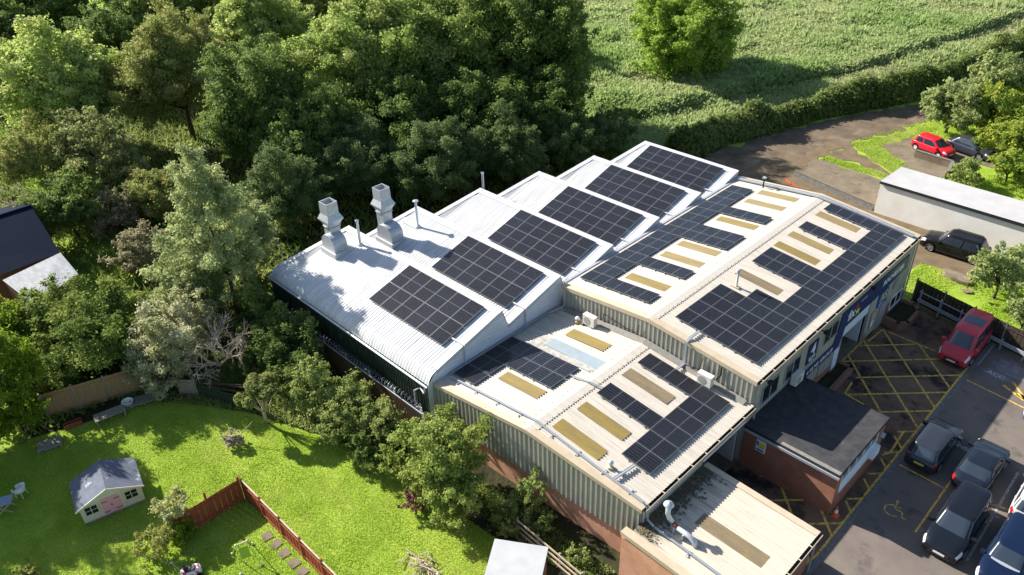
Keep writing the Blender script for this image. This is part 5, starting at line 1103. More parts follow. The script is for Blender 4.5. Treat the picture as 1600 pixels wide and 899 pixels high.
def car(label, x, yy, heading, L, W, H, pm, prof, gh, rw=.32, fo=.85, ro=.75, cat='car', rim='rim', sunroof=None, dark_bumper=True, roofm=None, wins=((.03, .46), (.50, .97)), rails=False, z0=0.0):
    """prof: lower body top line (x fraction from rear 0..1, z); gh: (rear base, rear top, front top, front base) fractions"""
    t = thing('parked_car', label, cat, (x, yy, z0), R(heading))
    X = lambda f: -L / 2 + L * f
    pts = [(X(f), z) for f, z in prof]; hw = W / 2; wf, wr = L / 2 - fo, -L / 2 + ro; ra = rw + .055
    def zbot(px):
        z = .20
        e = max(0, abs(px) - (L / 2 - .5)) / .5; z += .08 * e * e
        for wx in (wf, wr):
            d = px - wx
            if abs(d) < ra: z = max(z, rw + math.sqrt(ra * ra - d * d) - .0)
        return z
    def halfw(px): u = abs(px) / (L / 2); return hw * (1 - .10 * u ** 4 - .10 * u ** 14)
    def ring(px):
        w = halfw(px); zt = pw(pts, px); zb_ = min(zbot(px), zt - .12); zs = zb_ + .72 * (zt - zb_) if zb_ < .4 else zb_ + .6 * (zt - zb_)
        zs = max(zs, min(zt - .08, .68 * zt + .05))
        return [(w * .80, zb_), (w * .965, zb_ + .012), (w * 1.0, lerp(zb_, zs, .45)), (w * .99, zs), (w * .955, lerp(zs, zt, .65)), (w * .88, zt), (w * .5, zt + .018), (0, zt + .025)]
    xs = sorted(set([-L / 2 + L * i / 64 for i in range(65)] + [wx + s * ra * q for wx in (wf, wr) for s in (-1, 1) for q in (1.001, .985, .94, .86, .74, .5, .25)] + [-L / 2 + .02, L / 2 - .02]))
    m = MB(); rings = []
    for px in xs:
        rg = ring(px)
        if px in (xs[0], xs[-1]):
            zc_ = .5 * (rg[0][1] + rg[-1][1]); rg = [(a * .93, zc_ + (z - zc_) * .82) for a, z in rg]
        full = [(px, a, z) for a, z in rg] + [(px, -a, z) for a, z in reversed(rg[:-1])]
        rings.append(full)
    n = len(rings[0]); v = [q for r_ in rings for q in r_]
    m.add(v, [(i * n + j, (i + 1) * n + j, (i + 1) * n + (j + 1) % n, i * n + (j + 1) % n) for i in range(len(xs) - 1) for j in range(n)] + [tuple(range(n)), tuple((len(xs) - 1) * n + j for j in range(n - 1, -1, -1))])
    body = m.build('body', pm, t, smooth=True)
    # greenhouse
    rb, rt_, ft, fb = [X(f) for f in gh]; zbelt = min(pw(pts, rb), pw(pts, fb), pw(pts, (rb + fb) / 2)) - .02
    zb0 = zbelt
    def gpar(q):
        s = q ** .9; xr = lerp(rb, rt_, s); xf = lerp(fb, ft, s); w = hw * lerp(.925, .74, q ** 1.25); z = lerp(zb0, H, q); return xr, xf, w, z
    def se_y(c, a, b, px): return b * max(0, 1 - abs((px - c) / a) ** 7) ** (1 / 7)
    m = MB(); n = 40; rings = []
    levels = [(q, 1) for q in (0, .2, .4, .6, .8, .93)] + [('top', .965), ('top2', .90), ('top3', .5)]
    for lv, sc in levels:
        if isinstance(lv, str): xr, xf, w, z = gpar(.985); z = {'top': H, 'top2': H + .02, 'top3': H + .045}[lv]
        else: xr, xf, w, z = gpar(lv)
        c, a = (xr + xf) / 2, (xf - xr) / 2
        rings.append([(c + a * sc * math.copysign(abs(math.cos(th)) ** (2 / 7), math.cos(th)), w * sc * math.copysign(abs(math.sin(th)) ** (2 / 7), math.sin(th)), z) for th in [2 * math.pi * (i + .5) / n for i in range(n)]])
    v = [q for r_ in rings for q in r_]; k = len(rings)
    m.add(v, [(i * n + j, i * n + (j + 1) % n, (i + 1) * n + (j + 1) % n, (i + 1) * n + j) for i in range(k - 1) for j in range(n)] + [tuple((k - 1) * n + j for j in range(n))])
    m.build('roof', roofm or pm, t, smooth=True)
    e = .009
    def glass(kind, f0=0, f1=1, q0=.10, q1=.86, side=1):
        g = MB(); nu, nq = 9, 5
        def P(i, j):
            q = lerp(q0, q1, j / (nq - 1)); xr, xf, w, z = gpar(q); c, a = (xr + xf) / 2, (xf - xr) / 2
            if kind in ('front', 'rear'):
                py = lerp(-.90, .90, i / (nu - 1)) * w; px = (a + e) * max(0, 1 - abs(py / (w + e)) ** 7) ** (1 / 7); return (c + px if kind == 'front' else c - px, py, z + .004)
            px = lerp(xr + .17, xf - .20, lerp(f0, f1, i / (nu - 1))); return (px, side * (se_y(c, a + e, w + e, px)), z)
        g.grid(P, nu, nq); return g
    glass('front', q0=.04, q1=.92).build('windscreen', 'carglass', t, smooth=True); glass('rear', q0=.12, q1=.88).build('rear_window', 'carglass', t, smooth=True)
    for side in (-1, 1):
        for f0, f1 in wins: glass('side', f0, f1, side=side).build('side_window', 'carglass', t, smooth=True)
    if sunroof:
        f0, f1 = sunroof; xr, xf, w, z = gpar(.985); g = MB()
        g.grid(lambda i, j: (lerp(lerp(xr, xf, f0), lerp(xr, xf, f1), i / 4), lerp(-.80, .80, j / 6) * w, H + .062 - .022 * abs(lerp(-1, 1, j / 6)) ** 2), 5, 7); g.build('roof_window', 'carglass', t, smooth=True)
    if rails:
        xr, xf, w, z = gpar(.985)
        for s in (-1, 1): g = MB(); g.bar((xr + .2, s * w * .86, H + .06), (xf - .25, s * w * .86, H + .06), .035, .04); g.build('roof_rail', 'trimblack', t)
    # surface patches for lamps and trims
    def patch(x0, x1, s0, s1, side, off=.012):
        g = MB(); nu, nv_ = 7, 5
        def P(i, j):
            px = lerp(x0, x1, i / (nu - 1)); rg = ring(px); s = lerp(s0, s1, j / (nv_ - 1)); a = int(min(s, 6.999)); f = s - a
            y_, z_ = lerp(rg[a][0], rg[a + 1][0], f), lerp(rg[a][1], rg[a + 1][1], f)
            return (px + (off if px > 0 else -off), side * (y_ + off * .7), z_ + off * .5)
        g.grid(P, nu, nv_); return g
    for s in (-1, 1):
        patch(L / 2 - .42, L / 2 - .03, 3.0, 4.9, s).build('headlight', 'lamp', t, smooth=True)
        patch(-L / 2 + .03, -L / 2 + .26, 3.0, 4.9, s).build('tail_light', 'tail', t, smooth=True)
        # mirrors, handles
        g = MB(); mx_ = fb - .28 if fb > 0 else fb; mx_ = lerp(ft, fb, .55); g.box(mx_ - .09, mx_ + .09, s * hw * .93 + (0 if s > 0 else -.22), s * hw * .93 + (.22 if s > 0 else 0), zb0 + .06, zb0 + .22); g.build('wing_mirror', pm if dark_bumper != 'm' else 'trimblack', t)
        g = MB(); [g.box(hx_ - .09, hx_ + .09, s * hw * 1.0 - .02, s * hw * 1.0 + .02, zb0 - .16, zb0 - .125) for hx_ in (lerp(rb, fb, .38), lerp(rb, fb, .68))]; g.build('door_handle', pm, t)
        patch(wr + ra + .03, wf - ra - .03, 1.0, 1.7, s, .006).build('sill', 'trimblack', t)
        # shut lines as thin dark strips
        g = MB()
        for fx in (lerp(rb, fb, .30), lerp(rb, fb, .56), lerp(rb, fb, .86)):
            for a, c in zip((1.8, 2.4, 3.0, 3.6), (2.4, 3.0, 3.6, 4.6)):
                q_ = patch(fx - .006, fx + .006, a, c, s, .003); g.add(q_.v, q_.f)
        g.build('door_gap', 'trimblack', t)
    zf_ = pw(pts, L / 2 - .03); g = MB(); wfr = halfw(L / 2) * .93
    g.box(L / 2 - .06, L / 2 + .022, -wfr * .62, wfr * .62, zf_ - .25, zf_ - .11); g.box(L / 2 - .06, L / 2 + .018, -wfr * .72, wfr * .72, .26, .36); g.build('grille', 'trimblack', t)
    g = MB(); g.box(L / 2 + .0, L / 2 + .034, -.26, .26, .40, .51); g.build('number_plate', 'plate_w', t)
    zr_ = pw(pts, -L / 2 + .03); g = MB(); g.box(-L / 2 - .034, -L / 2, -.26, .26, .52, .63); g.build('number_plate', 'plate_y', t)
    g = MB(); g.box(-L / 2 - .02, -L / 2 + .05, -wfr * .75, wfr * .75, .27, .42); g.build('bumper_insert', 'trimblack', t)
    for wx in (wf, wr):
        for s in (-1, 1):
            g = MB(); y0 = hw * .985; prof_ = [(rw * .60, -.20), (rw * .94, -.20), (rw, -.16), (rw, -.05), (rw * .94, -.005), (rw * .70, 0)]
            g.lathe(prof_, n=28); wo_ = g.build('wheel', 'tyre', t, smooth=True); wo_.location = (wx, s * y0, rw); wo_.rotation_euler = (R(-90) if s > 0 else R(90), 0, 0)
            g = MB(); g.lathe([(rw * .70, .0), (rw * .66, -.03), (rw * .62, -.09), (.001, -.09)], n=24)
            for k5 in range(5):
                a = 2 * math.pi * k5 / 5; g.bar((.03 * math.cos(a), .03 * math.sin(a), -.02), (rw * .66 * math.cos(a), rw * .66 * math.sin(a), -.025), .075, .03)
            g.lathe([(.07, -.03), (.06, .0), (.001, .002)], n=12)
            g.build('rim', rim, wo_)
    # dark liner closing the wheel arches and floor
    g = MB(); g.box(-L / 2 + .25, L / 2 - .25, -hw * .70, hw * .70, .17, .62); g.build('underbody', 'trimblack', t)
    return t
HATCH = [(0, .70), (.03, .88), (.10, .93), (.55, .93), (.70, .95), (.80, .90), (.92, .80), (.98, .70), (1, .60)]
SALOON = [(0, .70), (.02, .90), (.08, .95), (.22, .97), (.60, .93), (.72, .93), (.80, .88), (.93, .78), (.985, .68), (1, .58)]
MPV = [(0, .75), (.02, .98), (.5, 1.0), (.74, 1.02), (.82, .98), (.93, .86), (.985, .74), (1, .60)]
SUV = [(0, .80), (.025, 1.02), (.10, 1.06), (.6, 1.06), (.72, 1.08), (.80, 1.04), (.94, .96), (.985, .84), (1, .66)]
VAN = [(0, .80), (.015, 1.05), (.5, 1.10), (.78, 1.12), (.84, 1.10), (.94, .98), (.985, .82), (1, .62)]
car('dark red people carrier with panoramic glass roof parked by the yellow hatching', 11.72, 18.1, -90, 4.85, 1.92, 1.88, paint('dark_red_paint', (.48, .035, .05)), VAN, (.012, .05, .70, .86), rw=.33, fo=.93, ro=.95, sunroof=(.36, .66), wins=((.02, .33), (.36, .66), (.69, .97)))
car('dark grey hatchback seen from behind, parked alone beside the wheelchair bay', 13.82, 7.55, 90, 4.15, 1.78, 1.46, paint('dark_grey_metallic', (.028, .034, .046), .25, .15), HATCH, (.015, .11, .62, .80), rw=.315)
car('dark navy coupe parked nose to the sunlight behind the dark people carrier', 16.25, 7.55, 90, 4.2, 1.78, 1.38, paint('navy_metallic', (.010, .014, .024), .22, .0), SALOON, (.10, .28, .58, .76), rw=.315)
car('black people carrier with large windscreen facing the picture bottom', 16.78, 2.85, -90, 4.72, 1.86, 1.60, paint('black_blue_metallic', (.007, .009, .014), .2, .0), MPV, (.012, .07, .60, .82), rw=.33, fo=.92, ro=.9, rails=False, wins=((.02, .30), (.33, .64), (.67, .97)))
car('dark blue estate car with pale bonnet strip at the bottom right corner', 19.25, 2.45, -90, 4.6, 1.86, 1.62, paint('deep_blue_metallic', (.005, .012, .036), .22, .0), SUV, (.012, .07, .62, .80), rw=.34, wins=((.02, .30), (.33, .64), (.67, .97)))
car('white hatchback cut by the right edge behind the blue estate', 19.1, 7.2, 90, 4.1, 1.78, 1.47, paint('white_paint_car', (.36, .37, .38), .3), HATCH, (.015, .11, .62, .80))
car('blue hatchback barely showing at the right edge by the yellow arrow', 17.3, 15.3, -90, 4.1, 1.78, 1.47, paint('mid_blue_paint', (.03, .09, .25), .3), HATCH, (.015, .11, .62, .80))
car('bright red small hatchback parked on the pad by the trees', -1.75, 47.65, -15, 3.85, 1.68, 1.48, paint('bright_red_paint', (.62, .012, .03)), HATCH, (.015, .10, .60, .82), rw=.30, rim='steel_white', fo=.75, ro=.62, wins=((.04, .36), (.42, .95)))
car('dark grey saloon with silver window trim next to the red hatchback', .95, 49.75, -13, 4.45, 1.80, 1.45, paint('slate_grey_paint', (.05, .055, .075), .3, .3), SALOON, (.07, .24, .60, .79), rw=.315)
car('black off-roader parked in front of the white garage block', 6.75, 29.85, 182, 4.65, 1.90, 1.70, paint('black_paint', (.008, .008, .010), .22), SUV, (.012, .12, .62, .79), rw=.36, rails=True)
car('silver blue car mostly hidden by trees at the right edge', 2.2, 62.2, 100, 4.2, 1.78, 1.48, paint('silver_blue_paint', (.30, .36, .46), .3, .5), HATCH, (.015, .11, .62, .80))
# pale silver strip laid across the blue car's bonnet
t = thing('bonnet_strip', 'pale silver strip lying across the bonnet of the dark blue estate', 'sun strip', (19.25, 1.25, 1.085)); m = MB()
m.grid(lambda i, j: (lerp(-.6, .6, i / 8), -.0 + .10 * (1 - (2 * i / 8 - 1) ** 2) * -1 + lerp(0, .2, j / 2), .012 + .012 * (1 - (2 * i / 8 - 1) ** 2)), 9, 3)
m.grid(lambda i, j: (lerp(-.6, .6, i / 8), -.0 + .10 * (1 - (2 * i / 8 - 1) ** 2) * -1 + lerp(0, .2, j / 2), .0 + .012 * (1 - (2 * i / 8 - 1) ** 2)), 9, 3)
m.build('strip', 'galv_bright', t)
# ------------------------------------------------------------------ vegetation
LEAF = {
 'ash': [(0.268, 0.351, 0.080), (0.393, 0.496, 0.131), (0.535, 0.550, 0.225)], 'olive': [(0.151, 0.190, 0.052), (0.259, 0.306, 0.077), (0.367, 0.393, 0.129), (0.324, 0.254, 0.097)],
 'dark': [(0.084, 0.139, 0.041), (0.145, 0.218, 0.054), (0.231, 0.299, 0.077)], 'dark2': [(0.083, 0.137, 0.041), (0.147, 0.211, 0.054), (0.244, 0.302, 0.086)],
 'lime': [(0.197, 0.283, 0.064), (0.305, 0.404, 0.098), (0.503, 0.522, 0.195)], 'mid': [(0.136, 0.216, 0.053), (0.222, 0.303, 0.073), (0.343, 0.404, 0.119)],
 'haw': [(0.077, 0.132, 0.047), (0.132, 0.193, 0.066), (0.249, 0.294, 0.112)], 'silver': [(0.188, 0.257, 0.099), (0.313, 0.373, 0.160), (0.522, 0.564, 0.273)],
 'thin': [(0.183, 0.224, 0.075), (0.268, 0.304, 0.110), (0.365, 0.359, 0.146)], 'dry': [(0.261, 0.242, 0.141), (0.356, 0.327, 0.205), (0.285, 0.290, 0.129)],
 'bush': [(0.103, 0.163, 0.034), (0.162, 0.231, 0.050), (0.292, 0.340, 0.081)], 'pale': [(0.258, 0.298, 0.118), (0.433, 0.441, 0.221), (0.540, 0.550, 0.415)], 'pale2': [(0.261, 0.326, 0.094), (0.444, 0.454, 0.188), (0.540, 0.550, 0.305)],
 'bright': [(0.105, 0.181, 0.013), (0.174, 0.264, 0.022), (0.261, 0.331, 0.036)], 'pine': [(0.135, 0.191, 0.053), (0.245, 0.279, 0.085), (0.352, 0.359, 0.134)],
 'shrub': [(0.131, 0.194, 0.056), (0.242, 0.309, 0.085), (0.458, 0.491, 0.188)], 'shrub2': [(0.162, 0.202, 0.053), (0.270, 0.304, 0.075), (0.406, 0.381, 0.134)], 'grey': [(0.278, 0.265, 0.191), (0.405, 0.370, 0.288), (0.532, 0.475, 0.383)],
 'willow': [(0.164, 0.232, 0.048), (0.273, 0.353, 0.079), (0.414, 0.462, 0.147)], 'purple': [(0.138, 0.058, 0.075), (0.232, 0.096, 0.105), (0.207, 0.154, 0.063)], 'lime2': [(0.166, 0.279, 0.039), (0.266, 0.395, 0.055), (0.376, 0.503, 0.110)],
 'yg': [(0.114, 0.189, 0.038), (0.227, 0.319, 0.050), (0.431, 0.448, 0.075)], 'orch': [(0.136, 0.201, 0.075), (0.258, 0.323, 0.116), (0.455, 0.499, 0.215)], 'hedge': [(0.085, 0.125, 0.035), (0.150, 0.210, 0.055), (0.260, 0.310, 0.110)],
 'grass': [(0.245, 0.373, 0.035), (0.407, 0.551, 0.072), (0.588, 0.600, 0.192)], 'mead': [(0.138, 0.250, 0.053), (0.239, 0.360, 0.100), (0.362, 0.455, 0.185), (0.424, 0.443, 0.229)],
}
LM = {k: mat('leaves_' + k, c[0], .62, tint=c, trans=.48 if k == 'grass' else .5, spec=.1) for k, c in LEAF.items()}
def quad_mesh(name, C, Tn, Bn, ls, ws, tint, m):
    """diamond leaves: centres C, unit tangents, bitangents, half length, half width"""
    n = len(C); V = np.empty((n, 4, 3), np.float32)
    V[:, 0] = C - Tn * ls[:, None]; V[:, 1] = C + Bn * ws[:, None] - Tn * (ls * .15)[:, None]; V[:, 2] = C + Tn * ls[:, None]; V[:, 3] = C - Bn * ws[:, None] - Tn * (ls * .15)[:, None]
    me = bpy.data.meshes.new(name); me.vertices.add(4 * n); me.vertices.foreach_set('co', V.ravel())
    me.loops.add(4 * n); me.loops.foreach_set('vertex_index', np.arange(4 * n, dtype=np.int32))
    me.polygons.add(n); me.polygons.foreach_set('loop_start', np.arange(0, 4 * n, 4, dtype=np.int32)); me.polygons.foreach_set('loop_total', np.full(n, 4, np.int32))
    a = me.attributes.new('tint', 'FLOAT', 'FACE'); a.data.foreach_set('value', np.clip(tint, 0, 1).astype(np.float32))
    me.materials.append(m); me.update(); me.validate(); return me
def unit(a): return a / np.maximum(np.linalg.norm(a, axis=1, keepdims=True), 1e-9)
def leaves_at(C, N, rng, leaf, aspect=.5):
    n = len(C); rv = unit(rng.normal(size=(n, 3))); T = unit(np.cross(N, rv)); B = np.cross(N, T)
    s = leaf * rng.uniform(.55, 1.25, n); return T, B, s, s * aspect
def crown_mesh(name, rx, rz, kind, seed, dens=1.0, leaf=.22, cone=0.0, base=-.75, clump=.15, hollow=.3):
    rng = np.random.default_rng(seed)
    nc = int(np.clip(150 * (rx / 3.0) ** 1.1 * (.15 / clump) ** 1.5, 60, 330))
    d = unit(rng.normal(size=(nc * 3, 3))); d = d[d[:, 2] > base][:nc]
    ph = rng.uniform(0, 6.28, 6)
    wob = 1 + .17 * np.sin(d[:, 0] * 2.6 + ph[0]) + .14 * np.sin(d[:, 1] * 3.7 + ph[1]) + .12 * np.cos(d[:, 2] * 4.3 + ph[2]) + .10 * np.sin(d[:, 0] * 6.1 + d[:, 1] * 5.2 + ph[3])
    rr = rng.uniform(hollow, 1.0, len(d)) ** .45 * wob * rng.choice([.82, .92, 1.06], len(d), p=[.45, .4, .15])
    cc = d * rr[:, None]
    if cone: cc[:, :2] *= (1 - cone * np.clip(cc[:, 2:3], -.6, 1) * .75)
    P = cc * np.array([rx, rx, rz]); rc = np.minimum(rx, rz) * clump * rng.uniform(.55, 1.5, len(d))
    per = np.maximum((rc / leaf) ** 2 * 12 * dens, 14).astype(int); idx = np.repeat(np.arange(len(d)), per); n = len(idx)
    out = unit(d * np.array([1, 1, .6]) + np.array([0, 0, .5]) + .5 * rng.normal(size=d.shape))      # the way each spray grows
    t_ = rng.uniform(-.9, 1.25, n) * rc[idx]; taper = 1.05 - .45 * np.clip(t_ / rc[idx], 0, 1.3)
    g = rng.normal(size=(n, 3)) * np.array([1, 1, .7]); C = P[idx] + out[idx] * t_[:, None] + g * (rc[idx] * .46 * taper)[:, None]
    N = unit(.40 * d[idx] + .9 * rng.normal(size=(n, 3)) * np.array([.75, .75, .6]) + np.array([0, 0, .55]) + .25 * unit(g))
    T, B, ls, ws = leaves_at(C, N, rng, leaf)
    ct = rng.uniform(0, 1, len(d)); hz = np.clip(P[idx, 2] / rz * .12, -.12, .12)
    tint = .42 * ct[idx] + .40 * rng.uniform(0, 1, n) + .12 + .12 * np.clip(t_ / rc[idx], 0, 1) 
    return quad_mesh(name, C, T, B, ls, ws, tint, LM[kind]), P
def limb_mesh(h0, P, rng, r0, m='bark', nl=9):
    b = MB(); n = len(P)
    b.tube([(0, 0, -.1), (rng.uniform(-.1, .1), rng.uniform(-.1, .1), h0 * .5), (rng.uniform(-.15, .15), rng.uniform(-.15, .15), h0)], [r0 * 1.25, r0, r0 * .8], 8)
    for k in rng.permutation(n)[:nl]:
        q = Vector(P[k]); s = Vector((0, 0, h0 * rng.uniform(.55, .98))); mid = s.lerp(q, .5) + Vector((rng.uniform(-.3, .3), rng.uniform(-.3, .3), rng.uniform(0, .4)))
        b.tube([s, mid, q], [r0 * .5, r0 * .3, r0 * .1], 5)
    return b
def tree(name, label, cat, x, yy, zc_, rx, rz, kind, seed, dens=1.0, leaf=.22, group=None, trunk=True, **kw):
    t = thing(name, label, cat, (x, yy, 0), 0, group)
    me, P = crown_mesh('crown', rx, rz, kind, seed, dens, leaf, **kw)
    o = bpy.data.objects.new('crown' if cat == 'tree' else 'foliage', me); COL.objects.link(o); o.parent = t; o.location = (0, 0, zc_)
    rng = np.random.default_rng(seed + 1000); P2 = P + np.array([0, 0, zc_]); P2 = P2[P2[:, 2] > .3] if (P2[:, 2] > .3).any() else P2
    r0 = max(.035, rx * .045)
    limb_mesh(max(.25, zc_ - rz * .45), P2, rng, r0, nl=14 if cat == 'tree' else 7).build('trunk' if cat == 'tree' else 'stems', 'bark', t, smooth=True)
    return t
# (x, y, crown centre height, radius, half height, leaf kind, name, label)
TR = [
 (-65.6, -8.6, 7.0, 6.3, 5.4, 'ash', 'ash_tree', 'large bright light green tree at the left behind the slate roofed house'),
 (-60.7, 1.2, 7.5, 5.4, 5.0, 'olive', 'maple_tree', 'yellowish olive tree with brown tinged leaves beside the bright light green tree'),
 (-46.1, 2.8, 6.5, 5.6, 5.3, 'dark', 'oak_tree', 'dark green tree between the yellowish olive tree and the tall pale topped tree'),
 (-46.1, 15.1, 8.0, 6.6, 6.4, 'lime', 'lime_tree', 'tall broad tree with pale yellow green leaf tips above the white chimneys'),
 (-42.1, 24.0, 9.0, 6.2, 6.6, 'mid', 'lime_tree', 'tall mid green tree right of the pale topped tree'),
 (-33.2, 28.0, 8.6, 5.1, 5.9, 'dark', 'oak_tree', 'dark rounded tree at the meadow end of the tree belt'),
 (-69.5, 15.1, 8.0, 5.7, 4.6, 'ash', 'ash_tree', 'bright green tree at the top edge behind the olive and pale topped trees'),
 (-87.9, 10.3, 8.0, 6.2, 5.0, 'ash', 'ash_tree', 'bright green tree at the top edge left of the other bright one'),
 (-97.4, .9, 8.0, 5.6, 4.6, 'dark', 'oak_tree', 'dark tree in the top left corner'),
 (-73.1, 25.9, 8.0, 5.4, 4.4, 'mid', 'lime_tree', 'mid green tree showing at the top edge between bright and pale topped trees'),
 (-62.0, 34.4, 8.0, 6.4, 5.2, 'mid', 'lime_tree', 'mid green tree at the top edge behind the pale topped tree'),
 (-53.9, 41.8, 7.0, 4.9, 4.0, 'dark', 'oak_tree', 'dark tree at the top edge where the meadow begins'),
 (-92.8, -7.6, 7.0, 5.4, 4.4, 'dark', 'oak_tree', 'dark shaded tree on the left edge behind the bright light green tree'),
 (-82.0, 2.0, 6.0, 5.2, 4.2, 'dark', 'oak_tree', 'shaded dark tree between the two bright green trees in the top left'),
 (-80.5, 18.5, 7.5, 5.2, 4.6, 'mid', 'lime_tree', 'mid green tree at the top edge between the two bright green trees'),
 (-35.1, 4.8, 3.6, 4.0, 3.6, 'haw', 'hawthorn_tree', 'dull green hawthorn behind the left white chimney'),
 (-30.6, 10.6, 3.6, 4.2, 3.8, 'haw', 'hawthorn_tree', 'broad dull green hawthorn behind the thin flue with cap'),
 (-27.7, 16.1, 3.2, 3.6, 3.2, 'haw', 'hawthorn_tree', 'dull hawthorn behind the third and fourth sawtooth bays'),
 (-26.4, 22.1, 2.6, 3.3, 3.0, 'haw', 'hawthorn_tree', 'low dark hawthorn behind the fifth sawtooth bay'),
 (-34.8, -2.5, 3.6, 3.7, 3.3, 'haw', 'hawthorn_tree', 'dull dark hawthorn left of the white chimneys'),
 (-38.9, 12.3, 5.2, 4.6, 4.1, 'dark', 'oak_tree', 'dark tree below the pale topped tree, behind the hawthorns'),
 (-40.4, 4.7, 5.2, 4.4, 3.9, 'dark', 'oak_tree', 'dark tree between the dark oak and the left hawthorn'),
 (-33.7, 18.5, 5.0, 4.6, 4.1, 'dark', 'oak_tree', 'dark tree in front of the tall mid green tree'),
 (-29.3, 23.5, 4.0, 3.7, 3.3, 'dark', 'oak_tree', 'small dark tree in front of the rounded tree by the meadow'),
 (-26.0, 27.5, 2.0, 2.5, 2.2, 'haw', 'hawthorn_tree', 'low hawthorn at the corner of tree belt, meadow and last sawtooth bay'),
 (-26.2, -12.4, 7.2, 3.1, 6.2, 'silver', 'cypress_tree', 'tall grey green tree with pointed top near the front left of the white roof'),
 (-29.2, -9.6, 4.6, 2.6, 3.5, 'silver', 'cypress_tree', 'grey green bushy tree touching the front left corner of the white roof'),
 (-29.0, -14.0, 3.4, 2.9, 2.9, 'silver', 'cypress_tree', 'lower grey green tree in front of the pointed grey green one'),
 (-53.5, -10.7, 5.0, 4.2, 3.4, 'thin', 'birch_tree', 'thin crowned tree with visible dark trunk right of the slate roof'),
 (-56.6, -14.8, 4.5, 3.4, 2.7, 'olive', 'maple_tree', 'yellow olive small tree just above the slate roof'),
 (-47.3, -15.8, 3.0, 3.1, 2.8, 'dark2', 'elder_tree', 'dark small tree beside the slate roof gable'),
 (-45.8, -9.2, 2.5, 2.8, 2.5, 'olive', 'maple_tree', 'small olive tree behind the grey green pointed tree'),
 (-25.6, -27.0, 4.5, 2.5, 2.6, 'bright', 'apple_tree', 'bright green leafy tree on the left edge above the mossy pallet'),
 (-30.0, -31.0, 6.2, 3.8, 4.2, 'bright', 'apple_tree', 'taller unseen tree outside the left edge, inferred from its shade on the lawn'),  # out of view, added so its shade falls on the lawn
 (-27.5, -36.0, 5.0, 3.5, 3.5, 'bright', 'apple_tree', 'second unseen tree outside the left edge, shading the bottom left of the lawn'),  # also out of view, put in to shade the lawn corner
 (-32.8, -25.9, 4.0, 2.4, 2.2, 'bright', 'apple_tree', 'bright green tree at the left edge below the white lean-to'),
 (-3.7, -12.6, 2.9, 2.1, 2.1, 'willow', 'willow_tree', 'yellow green bushy tree against the ribbed workshop wall'),
 (-32.8, 50.7, 5.3, 6.6, 5.4, 'lime2', 'lime_tree', 'lone bright green tree standing in the rough meadow'),
 (.3, 54.2, 3.0, 2.8, 2.5, 'yg', 'sycamore_tree', 'yellow green tree behind the grey saloon'),
 (.2, 61.9, 3.4, 3.0, 2.6, 'yg', 'sycamore_tree', 'yellow green tree at the right edge near the silver blue car'),
 (-2.6, 53.4, 3.0, 3.0, 2.8, 'orch', 'sallow_tree', 'rounded olive green tree at the lane edge behind the red hatchback'),
 (-1.3, 59.5, 4.5, 2.6, 2.3, 'orch', 'sallow_tree', 'olive green tree standing behind the rounded olive one at the lane'),
 (4.2, 49.6, 2.4, 2.5, 2.3, 'yg', 'sycamore_tree', 'yellow green small tree just right of the grey saloon'),
 (4.6, 52.4, 2.4, 2.4, 2.1, 'yg', 'sycamore_tree', 'yellow green small tree at the right edge behind the grey saloon'),
 (11.1, 25.4, 2.2, 2.0, 2.0, 'orch', 'pear_tree', 'pale green bushy tree on the grass behind the car park fence'),
 (13.8, 21.9, 1.8, 1.2, 1.4, 'orch', 'pear_tree', 'small pale green tree at the right edge beside the car park fence'),
 (11.6, 29.8, 1.7, 1.3, 1.3, 'orch', 'pear_tree', 'small pale green tree by the right end of the white garages'),
]
for i, (x, yy, z, rx, rz, kd, nm, lb) in enumerate(TR):
    far = math.hypot(x - 20.5, yy + 30.4)
    tree(nm, lb, 'tree', x, yy, z, rx, rz, kd, 100 + i, leaf=(.05 + .0014 * far) * {'olive': .75, 'haw': .7, 'silver': .85, 'ash': 1.15, 'lime': 1.1}.get(kd, 1.0), cone=.8 if rz > 6.1 and kd == 'silver' else 0, dens=.55 if kd == 'thin' else .95, clump=.15 if rx > 3 else .17)
